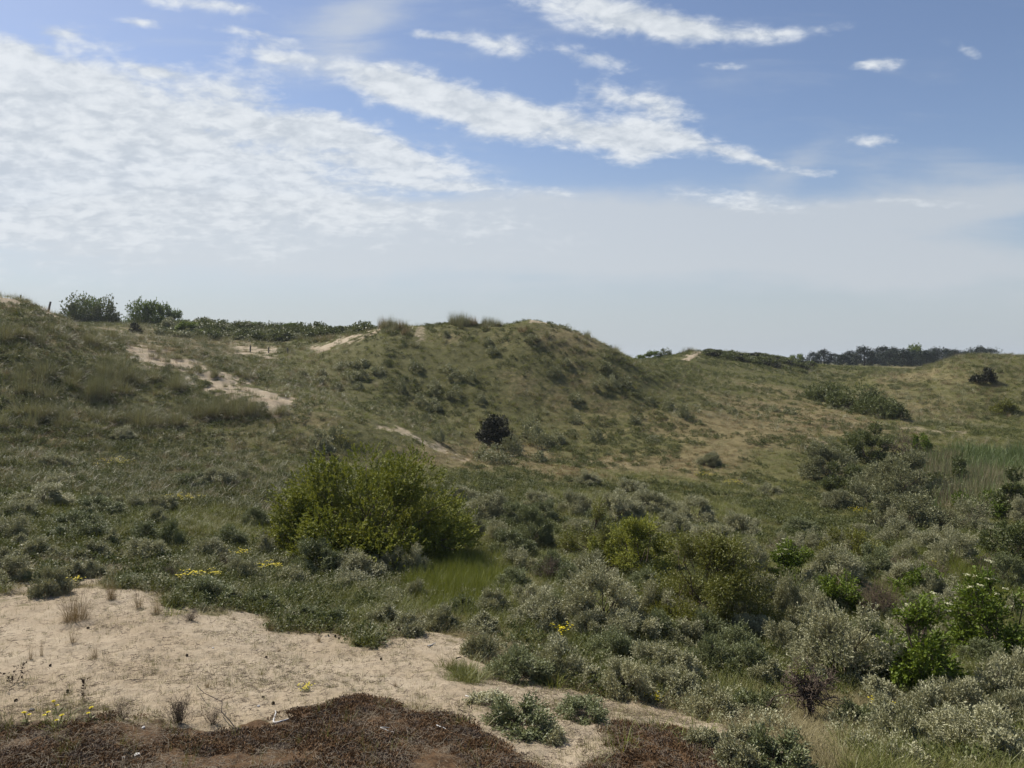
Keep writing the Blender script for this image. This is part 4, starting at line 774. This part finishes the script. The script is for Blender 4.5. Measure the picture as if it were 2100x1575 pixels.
# species patches
def patch(x, y, sc, seed, lo, hi): return sstep(lo, hi, fbm(x * sc, y * sc, seed, 3))
u01 = lambda n: SR.uniform(0, 1, n)
D = pts(120000, 6.2, 150); x, y, z, sa, mo, dr, ipx, ipy = D; yS = y / S
veg = (1 - sstep(.15, .6, sa)) * (1 - sstep(.3, .7, mo)) * (yS < 150)
left = np.clip(1 - (ipx - 500) / 200, 0, 1) * (yS > 24) * (yS < 62)
pdry = np.clip(dr * 1.15, 0, 1)
lushm = np.exp(-(((ipx - 1985) / 70) ** 2 + ((ipy - 1185) / 50) ** 2)) + np.exp(-(((ipx - 930) / 80) ** 2 + ((ipy - 1190) / 50) ** 2)) + .8 * np.exp(-(((ipx - 1560) / 160) ** 2 + ((ipy - 930) / 40) ** 2)) * .3 + .7 * np.exp(-(((ipx - 1850) / 70) ** 2 + ((ipy - 1140) / 30) ** 2))
r = u01(len(x)) + 2.0 * ((np.abs(ipx - 1664) < 48) & (np.abs(ipy - 1508) < 36))
g_ = (r < veg * (1 - pdry) * (1 - .5 * left) * (1 - np.clip(lushm, 0, 1)))
go('grass', [turf(701, 34, .16, .30, .010, .5, 'grass'), turf(702, 44, .24, .24, .010, .6, 'grass'), turf(703, 30, .14, .38, .010, .45, 'grass'), turf(704, 40, .18, .30, .010, .5, 'lush')], D, g_, .95, .009, 'green grass covering the valley floor and the dune slopes', 'grass', hs=.75)
d_ = (SR.uniform(0, 1, len(x)) < veg * np.clip(pdry + .25, 0, 1)) & ~g_
go('dry_grass', [turf(711, 30, .18, .26, .009, .55, 'drygrass'), turf(712, 40, .26, .20, .009, .7, 'drygrass')], D, d_, .95, .008, 'brown dry grass on the flats and slopes', 'dry grass', hs=.62)
go('rusty_grass', [turf(715, 30, .18, .22, .009, .6, 'rust'), turf(716, 40, .26, .18, .009, .7, 'rust')], D, SR.uniform(0, 1, len(x)) < veg * .8 * np.clip(1.25 * np.exp(-(((ipx - 1270) / 270) ** 2 + ((ipy - 950) / 34) ** 2)) + .8 * np.exp(-(((ipx - 1700) / 230) ** 2 + ((ipy - 868) / 34) ** 2)) + .5 * np.exp(-(((ipx - 1180) / 90) ** 2 + ((ipy - 800) / 70) ** 2)) + .7 * np.exp(-(((ipx - 70) / 110) ** 2 + ((ipy - 905) / 24) ** 2)) + .5 * np.exp(-(((ipx - 950) / 120) ** 2 + ((ipy - 935) / 24) ** 2)), 0, 1) * patch(x, y, .22, 66, .30, .54), .95, .008, 'reddish brown grass on the flat right of the middle dune', 'dry grass', hs=.62)
D2 = pts(26000, 10, 75, px0=1840, px1=2120); D3 = pts(26000, 10, 40, px0=820, px1=1060)
Dl = [np.concatenate([a, b]) for a, b in zip(D2, D3)]; lx, ly = Dl[6], Dl[7]
lm = 1.2 * np.exp(-(((lx - 1985) / 62) ** 2 + ((ly - 1190) / 42) ** 2)) + .8 * np.exp(-(((lx - 925) / 75) ** 2 + ((ly - 1190) / 44) ** 2)) + .8 * np.exp(-(((lx - 1860) / 60) ** 2 + ((ly - 1140) / 22) ** 2))
go('lush_grass', [turf(721, 40, .18, .42, .010, .4, 'lush'), turf(722, 34, .16, .5, .011, .35, 'lush')], Dl, SR.uniform(0, 1, len(lx)) < lm * .5 * (1 - Dl[3]), 1.0, .006, 'lush bright green grass in the hollows', 'grass', hs=.9)
D = pts(70000, 7, 140); x, y, z, sa, mo, dr, ipx, ipy = D; yS = y / S; veg = (1 - sstep(.1, .5, sa)) * (1 - sstep(.2, .6, mo))
hm = patch(x, y, .16, 61, .42, .62) * veg * (1 - .5 * dr) * (1 - .4 * (yS < 26)) + .4 * veg * (yS > 46) * patch(x, y, .5, 62, .4, .6) * (1 - .4 * dr) + .5 * (ipx > 1380) * (ipx < 1780) * (yS > 100) * (yS < 120) + .75 * veg * np.clip(1 - (ipx - 500) / 200, 0, 1) * (yS > 24) * (yS < 62)
go('low_herbs', [herb(731, .5, .2, 60, .06, .035, 'herb'), herb(732, .7, .26, 90, .06, .035, 'herb'), herb(733, .5, .3, 60, .07, .03, 'scrub')], D, u01(len(x)) + 2.0 * ((np.abs(ipx - 1664) < 48) & (np.abs(ipy - 1508) < 36)) < hm * .75, .9, .008, 'low green herbs and brambles among the grass', 'ground cover', hs=.85)
D = pts(30000, 6.4, 110); x, y, z, sa, mo, dr, ipx, ipy = D; yS = y / S; veg = (1 - sstep(.2, .6, sa)) * (1 - sstep(.2, .6, mo))
near = np.clip((24 - yS) / 8, 0, 1)
wm = veg * (near * (.05 + .85 * patch(x, y, .35, 64, .48, .68)) * (1 - .6 * (ipx > 1080)) + (1 - near) * .22 * patch(x, y, .12, 65, .5, .66) * (1 - .6 * dr))
wm *= 1 - 1.0 * ((np.abs(ipx - 1664) < 48) & (np.abs(ipy - 1508) < 38))
wm *= 1 - np.clip(1.2 * np.exp(-(((ipx - 1985) / 62) ** 2 + ((ipy - 1190) / 42) ** 2)) + np.exp(-(((ipx - 925) / 75) ** 2 + ((ipy - 1180) / 44) ** 2)), 0, 1)
go('creeping_willow', [herb(741, .42, .24, 120, .038, .016, 'willow'), herb(742, .6, .3, 190, .040, .016, 'willow'), herb(743, .34, .3, 110, .036, .015, 'willow')], D, u01(len(x)) < wm * .55, 1.0, .014, 'low creeping silver willow between the larger shrubs', 'ground cover', hs=.9)
D = pts(36000, 24, 130); x, y, z, sa, mo, dr, ipx, ipy = D; yS = y / S
mm = np.clip(1 - (ipx - 560) / 160, 0, 1) * (yS < 66) * .4 + patch(x, y, .09, 71, .5, .64) * .35 * (yS > 50)
mm += 1.3 * np.clip((ipx - 1750) / 150, 0, 1) * (yS > 62) * (yS < 110) * (ipy < 860) + .5 * (ipx > 330) * (ipx < 720) * (ipy > 690) * (ipy < 830) * (yS > 52) + .35 * (ipy < 720) * (ipx > 1400) * (yS > 90)
go('marram_grass', [turf(751, 40, .2, .62, .014, .42, 'marram', 3), turf(752, 54, .3, .55, .014, .5, 'marram', 3), turf(753, 36, .2, .62, .014, .5, 'marramdry', 3)], D, u01(len(x)) < mm * (1 - .85 * sa), .9, .004, 'long grey-green marram grass bending over the dune slopes', 'grass', hs=.8)
def litter(seed, n, r, L, wd, mat):
    rng = np.random.default_rng(seed); q = Q()
    for i in range(n):
        a = rng.uniform(0, 6.28); c = np.array([rng.normal() * r, rng.normal() * r, .012 + rng.uniform(0, .03)]); l = L * rng.uniform(.4, 1.2); d = np.array([math.cos(a), math.sin(a), rng.normal() * .12]) * l / 2
        tube(q, bend(rng, c - d, c + d, 4, .3), [wd, wd, wd * .8, wd * .5], 3, rng.uniform(0, 1))
    return q.mesh('litter', M[mat])
# sand litter and moss
D = pts(90000, 5.0, 15); x, y, z, sa, mo, dr, ipx, ipy = D; yS = y / S
ok = (sa > .45) & (mo < .3); pn = patch(x, y, .7, 81, .35, .65)
go('sand_stubble', [turf(761, 8, .06, .085, .0045, .6, 'drygrass'), turf(762, 7, .08, .06, .005, 1.1, 'twig'), litter(764, 4, .05, .09, .0028, 'twig'), turf(763, 9, .05, .10, .004, .5, 'grass')], D, ok & (u01(len(x)) < .25 + .6 * pn), 1.0, .0, 'sparse stubble of dead stalks on the bare sand', 'stubble')
def mosscl(seed, mat='moss'):
    rng = np.random.default_rng(seed); q = Q(); n = 170; a = rng.uniform(0, 6.28, n); rr_ = np.sqrt(rng.uniform(0, 1, n)) * .13
    leaves(q, rng, np.stack([rr_ * np.cos(a), rr_ * np.sin(a), np.full(n, -.005)], 1), np.stack([np.cos(a) * .5, np.sin(a) * .5, np.ones(n) * .55], 1) + rng.normal(size=(n, 3)) * .5, .032, .011, rng.uniform(0, 1, n)); return q.mesh('moss', M[mat])
D = pts(46000, 4.2, 9.6); x, y, z, sa, mo, dr, ipx, ipy = D
go('moss', [mosscl(771), mosscl(772), mosscl(773), mosscl(774, 'twig')], D, (mo > .25) & (u01(len(x)) < .85 * sstep(.34, .56, fbm(x * 1.1, y * 1.1, 83, 4) + .04)), 1.0, 0, 'dark brown dried moss cushions in the foreground', 'moss', hs=.9)
D = pts(14000, 4.2, 10.5); x, y, z, sa, mo, dr, ipx, ipy = D
go('straw_litter', [litter(781, 12, .09, .11, .0017, 'straw'), litter(782, 9, .07, .08, .0015, 'straw'), litter(783, 8, .08, .12, .002, 'twig'), litter(784, 7, .10, .20, .0016, 'straw')], D, (u01(len(x)) < np.where(mo > .3, .4 + .6 * patch(x, y, .8, 84, .5, .65), .05)), 1.0, 0, 'pale straw and twigs strewn over the moss', 'litter')
D = pts(9000, 4.2, 10.5); x, y, z, sa, mo, dr, ipx, ipy = D
go('moss_grass', [turf(791, 16, .05, .2, .004, .5, 'grass', 3), turf(792, 12, .04, .16, .004, .6, 'marramdry', 3)], D, (mo > .3) & (u01(len(x)) < .10), 1.0, 0, 'thin grass blades growing through the moss', 'grass')
D = pts(5000, 94, 138, px0=230, px1=800); x, y, z, sa, mo, dr, ipx, ipy = D
go('low_scrub', [far_shrub(821, 3.2, 1.6, 'scrub', 260, .34, .2, 12, .7)['foliage'], far_shrub(822, 2.6, 1.2, 'scrub', 220, .34, .2, 12, .6)['foliage'], far_shrub(823, 3, 1.2, 'buckthorn', 240, .3, .16, 12, .6)['foliage'], far_shrub(824, 2.4, 1.0, 'buckthorn', 200, .3, .16, 12, .6)['foliage']], D, u01(len(x)) < .12 * (ipx > 330 + .8 * (y / S - 100)), 1.0, 0, 'low green scrub covering the far flat on the left', 'scrub', hs=.8)
D = pts(2600, 104, 119, px0=1370, px1=1700); x, y, z, sa, mo, dr, ipx, ipy = D
go('dark_scrub', [far_shrub(831, 2.4, .9, 'dark', 200, .3, .16, 12, .6)['foliage'], far_shrub(832, 2.6, 1.0, 'scrub', 220, .3, .16, 12, .6)['foliage']], D, u01(len(x)) < .4 * (ipx > 1450) * (ipx < 1660) * patch(x, y, .12, 67, .35, .6), .8, 0, 'dark low scrub along the right-hand ridge', 'scrub', hs=.8)
# reeds
D = pts(9000, 36, 52, px0=1930, px1=2300); x, y, z, sa, mo, dr, ipx, ipy = D
go('green_reeds', [turf(801, 46, .55, .75, .06, .5, 'reed', 3), turf(802, 50, .6, .95, .06, .55, 'reed', 3)], D, (ipy > 932) & (ipy < 985) & (ipx > 1945 + .6 * (ipy - 930)) & (u01(len(x)) < .5), 1.0, 0, 'dense bed of fresh green reeds at the right edge', 'reeds')
D = pts(9000, 30, 48, px0=1880, px1=2110); x, y, z, sa, mo, dr, ipx, ipy = D
q_ = np.exp(-(((ipx - 2010) / 62) ** 2 + ((ipy - 1012) / 24) ** 2)) + .8 * np.exp(-(((ipx - 1925) / 40) ** 2 + ((ipy - 960) / 24) ** 2))
go('dry_reeds', [turf(811, 40, .45, 1.05, .03, .24, 'dryreed', 3), turf(812, 36, .45, .85, .03, .32, 'dryreed', 3), turf(813, 30, .4, .9, .05, .3, 'reed', 3)], D, u01(len(x)) < .75 * q_, 1.0, 0, 'pale brown dry reeds between the thicket and the green reeds', 'reeds')

# ================================================================ sky, sun, camera
HAZE = .00016
SUN_EL, SUN_AZ = 50.0, -50.0            # degrees above the horizon; degrees left of the way the camera looks
def build_world():
    w = bpy.data.worlds.new('World'); SC.world = w; w.use_nodes = True; nt = w.node_tree; nt.nodes.clear(); k = N(nt)
    sky = k.node('ShaderNodeTexSky', sky_type='NISHITA'); sky.sun_disc = False; sky.sun_elevation = R(SUN_EL); sky.sun_rotation = R(SUN_AZ); sky.air_density = 1.0; sky.dust_density = .6; sky.ozone_density = 1.6; sky.altitude = 0
    d = k.node('ShaderNodeTexCoord').outputs['Generated']
    sp = k.node('ShaderNodeSeparateXYZ'); nt.links.new(d, sp.inputs[0]); dx, dy, dz = sp.outputs
    yy = k.math('MAXIMUM', dy, .12); u = k.math('DIVIDE', dx, yy); v = k.math('DIVIDE', k.math('MAXIMUM', dz, 0), yy)
    cb = k.node('ShaderNodeCombineXYZ'); nt.links.new(u, cb.inputs[0]); nt.links.new(v, cb.inputs[1]); P0 = cb.outputs[0]
    # cloud-layer coordinates: the layer is flat, so it closes up towards the horizon
    zz = k.math('ADD', k.math('MAXIMUM', dz, 0), .32)
    lc = k.node('ShaderNodeCombineXYZ'); nt.links.new(k.math('DIVIDE', dx, zz), lc.inputs[0]); nt.links.new(k.math('DIVIDE', dy, zz), lc.inputs[1]); LP = lc.outputs[0]
    mp = k.node('ShaderNodeMapping'); nt.links.new(LP, mp.inputs['Vector']); mp.inputs['Rotation'].default_value = (0, 0, R(-24)); mp.inputs['Scale'].default_value = (2.0, 2.6, 1)
    n1 = k.noise(mp.outputs[0], 2.6, 9, .6, dist=.3); n2 = k.noise(mp.outputs[0], 10.0, 7, .6, dist=.3); n3 = k.noise(LP, .9, 4, .5)
    mq = k.node('ShaderNodeMapping'); nt.links.new(P0, mq.inputs['Vector']); mq.inputs['Rotation'].default_value = (0, 0, R(5)); mq.inputs['Scale'].default_value = (2.0, 13, 1); n4 = k.noise(mq.outputs[0], 1.6, 6, .6, dist=.4)
    wv = k.noise(P0, 5.0, 5, .6, out=1)
    sub = k.node('ShaderNodeVectorMath', operation='SUBTRACT'); nt.links.new(wv, sub.inputs[0]); sub.inputs[1].default_value = (.5, .5, .5)
    sca = k.node('ShaderNodeVectorMath', operation='MULTIPLY'); nt.links.new(sub.outputs[0], sca.inputs[0]); sca.inputs[1].default_value = (.10, .05, 0)
    add = k.node('ShaderNodeVectorMath', operation='ADD'); nt.links.new(P0, add.inputs[0]); nt.links.new(sca.outputs[0], add.inputs[1]); P = add.outputs[0]
    def blobs(rows):
        tot = None
        for px, py, rx, ry, ang, amp in rows:
            c = ((px - CX) / F, (HY - py) / F, 0); a = -R(ang)
            s = k.node('ShaderNodeVectorMath', operation='SUBTRACT'); nt.links.new(P, s.inputs[0]); s.inputs[1].default_value = c
            q = None
            for vec in ((math.cos(a) / rx * F, math.sin(a) / rx * F, 0), (-math.sin(a) / ry * F, math.cos(a) / ry * F, 0)):
                dt = k.node('ShaderNodeVectorMath', operation='DOT_PRODUCT'); nt.links.new(s.outputs[0], dt.inputs[0]); dt.inputs[1].default_value = vec
                q = k.math('MULTIPLY', dt.outputs['Value'], dt.outputs['Value']) if q is None else k.math('MULTIPLY_ADD', dt.outputs['Value'], dt.outputs['Value'], q)
            g = k.math('MULTIPLY', k.math('POWER', math.e, k.math('MULTIPLY', q, -1.0)), amp)
            tot = g if tot is None else k.math('ADD', tot, g)
        return tot
    thick = blobs([  # centre in the photo's pixels, half-widths, slope in degrees (down to the right), strength
     (60, 140, 200, 60, 16, 1.0), (170, 250, 330, 110, 8, 1.1), (-120, 330, 420, 190, 0, 1.2), (330, 330, 330, 90, 12, 1.0), (620, 260, 250, 55, 22, 1.0), (760, 310, 230, 40, 14, .95),
     (560, 400, 500, 60, 8, .75), (200, 430, 480, 90, 4, .8), (900, 190, 190, 48, 14, 1.05), (780, 165, 90, 32, 10, .7), (1060, 245, 260, 40, 9, 1.1), (1270, 275, 110, 34, 4, 1.1), (1260, 195, 130, 26, 14, .75), (1350, 230, 50, 34, 40, .6),
     (1300, 318, 70, 18, -12, .7), (1450, 305, 130, 20, 8, .85), (1590, 335, 90, 13, 12, .8), (1250, 20, 190, 42, 12, 1.2), (1400, 50, 150, 28, 4, .95), (1570, 65, 70, 14, -4, .65), (1790, 135, 52, 16, -12, .85), (1210, 120, 100, 20, 14, .95), (1030, 100, 66, 20, 10, .85), (550, 110, 80, 18, 6, .85), (520, 72, 80, 13, 8, .85), (430, 10, 130, 16, 10, .85), (285, 42, 50, 11, 4, .8), (110, 55, 66, 17, 12, .85), (340, 142, 70, 12, 10, .75), (1800, 292, 38, 13, -10, .85), (950, 395, 160, 14, 8, .6), (1510, 415, 160, 20, 2, .85), (1940, 95, 36, 20, 0, .62), (1990, 115, 26, 14, 20, .6), (1705, 58, 40, 14, 0, .6), (1480, 132, 50, 8, 4, .55), (870, 78, 80, 11, 6, .8), (-500, 200, 300, 200, 0, .9), (1690, 352, 46, 9, 6, .75), (1145, 395, 44, 9, 8, .7), (1900, 420, 120, 10, 4, .6), (560, 235, 60, 14, 10, -.35), (640, 200, 70, 20, 8, -.5), (30, 290, 50, 10, 10, -.5), (110, 325, 70, 8, 8, -.4), (690, 315, 70, 12, 8, -.5)])
    thin = blobs([(740, 40, 110, 60, -30, .55), (1650, 470, 420, 70, -6, .95), (1350, 470, 330, 60, 6, .9), (1950, 330, 160, 40, 10, .4), (1620, 350, 120, 30, -30, .45), (2000, 420, 260, 36, -4, .75), (1950, 540, 260, 40, 0, .5), (900, 470, 700, 60, 3, 1.0), (400, 500, 700, 80, 2, 1.1), (300, 300, 500, 150, 6, .5), (1900, 560, 420, 60, 0, .5), (700, 110, 250, 60, 20, .3), (1150, 440, 160, 30, 10, .5)])
    dn = k.math('ADD', k.math('MULTIPLY', thick, .95), k.math('ADD', k.math('MULTIPLY', k.math('SUBTRACT', n1, .5), 2.4), k.math('ADD', k.math('MULTIPLY', k.math('SUBTRACT', n2, .5), 1.4), k.math('MULTIPLY', k.math('SUBTRACT', n4, .5), .9))))
    cov = k.ramp(dn, .16, 1.25)
    cov = k.math('MULTIPLY', cov, k.ramp(thick, .06, .32))
    tn = k.math('MULTIPLY', k.ramp(k.math('ADD', thin, k.math('ADD', k.math('MULTIPLY', k.math('SUBTRACT', n4, .5), 1.5), k.math('MULTIPLY', k.math('SUBTRACT', n1, .5), .5))), .0, 1.1), .8)
    # colours are radiances for a strength of 0.1
    hz = k.math('SUBTRACT', 1.0, k.ramp(v, .0, .34)); hz = k.math('POWER', hz, 1.35)
    skyc = k.mix(1.0, sky.outputs[0], (SKYM[0], SKYM[1], SKYM[2]), 'MULTIPLY')
    hzc = k.mix(k.ramp(u, -.5, .7), (4.9, 5.4, 5.75), (4.5, 5.05, 5.5))
    c = k.mix(k.math('MULTIPLY', hz, .92), skyc, hzc)
    thc = k.mix(k.ramp(u, -.5, .7), (6.0, 6.4, 6.8), (5.35, 5.75, 6.2))
    c = k.mix(tn, c, thc)
    shade = k.mix(k.ramp(k.math('ADD', k.math('MULTIPLY', n2, .6), k.math('MULTIPLY', n1, .4)), .36, .62), (5.4, 5.9, 6.5), (7.6, 7.95, 8.3))
    c = k.mix(k.math('MULTIPLY', cov, k.math('SUBTRACT', .95, k.math('MULTIPLY', hz, .62))), c, shade)
    bg = k.node('ShaderNodeBackground'); nt.links.new(c, bg.inputs['Color']); bg.inputs['Strength'].default_value = .084
    nt.links.new(bg.outputs[0], k.node('ShaderNodeOutputWorld').inputs['Surface'])
SKYM = (1.05, 1.01, 1.05)
build_world()
def haze(density):
    x0, x1, y0, y1, z0, z1 = -4200, 4200, -70, 2700, -75, 25
    V = [(x, y, z) for z in (z0, z1) for y in (y0, y1) for x in (x0, x1)]
    m, nt = nt_new('haze'); k = N(nt); v = k.node('ShaderNodeVolumePrincipled'); v.inputs['Density'].default_value = density; v.inputs['Color'].default_value = (.80, .86, .95, 1); v.inputs['Anisotropy'].default_value = .2
    nt.links.new(v.outputs[0], k.node('ShaderNodeOutputMaterial').inputs['Volume'])
    tag(ob('haze', mesh('haze', V, [(0, 2, 3, 1), (4, 5, 7, 6), (0, 1, 5, 4), (2, 6, 7, 3), (0, 4, 6, 2), (1, 3, 7, 5)], m)), 'thin pale summer haze over the dunes', kind='stuff')
haze(HAZE)
sl = bpy.data.lights.new('sun', 'SUN'); sl.energy = 5.0; sl.angle = R(.53); sl.color = (1.0, .94, .85)
so = bpy.data.objects.new('sun', sl); COL.objects.link(so)
from mathutils import Vector
sd = Vector((math.sin(R(SUN_AZ)) * math.cos(R(SUN_EL)), math.cos(R(SUN_AZ)) * math.cos(R(SUN_EL)), math.sin(R(SUN_EL))))
so.rotation_euler = sd.to_track_quat('Z', 'Y').to_euler(); so.location = (0, 0, 60)
cam = bpy.data.cameras.new('camera'); cam.sensor_width = 36; cam.lens = F / 2100 * 36; cam.shift_y = (HY - 787.5) / 2100; cam.clip_end = 6000; cam.clip_start = .1
co = bpy.data.objects.new('camera', cam); co.rotation_euler = (R(90), 0, 0); COL.objects.link(co); SC.camera = co
SC.view_settings.view_transform = 'Standard'; SC.view_settings.look = 'None'; SC.view_settings.exposure = .34; SC.view_settings.gamma = 1
cy = SC.cycles; cy.max_bounces = 5; cy.diffuse_bounces = 3; cy.glossy_bounces = 1; cy.transmission_bounces = 3; cy.transparent_max_bounces = 4; cy.volume_bounces = 0
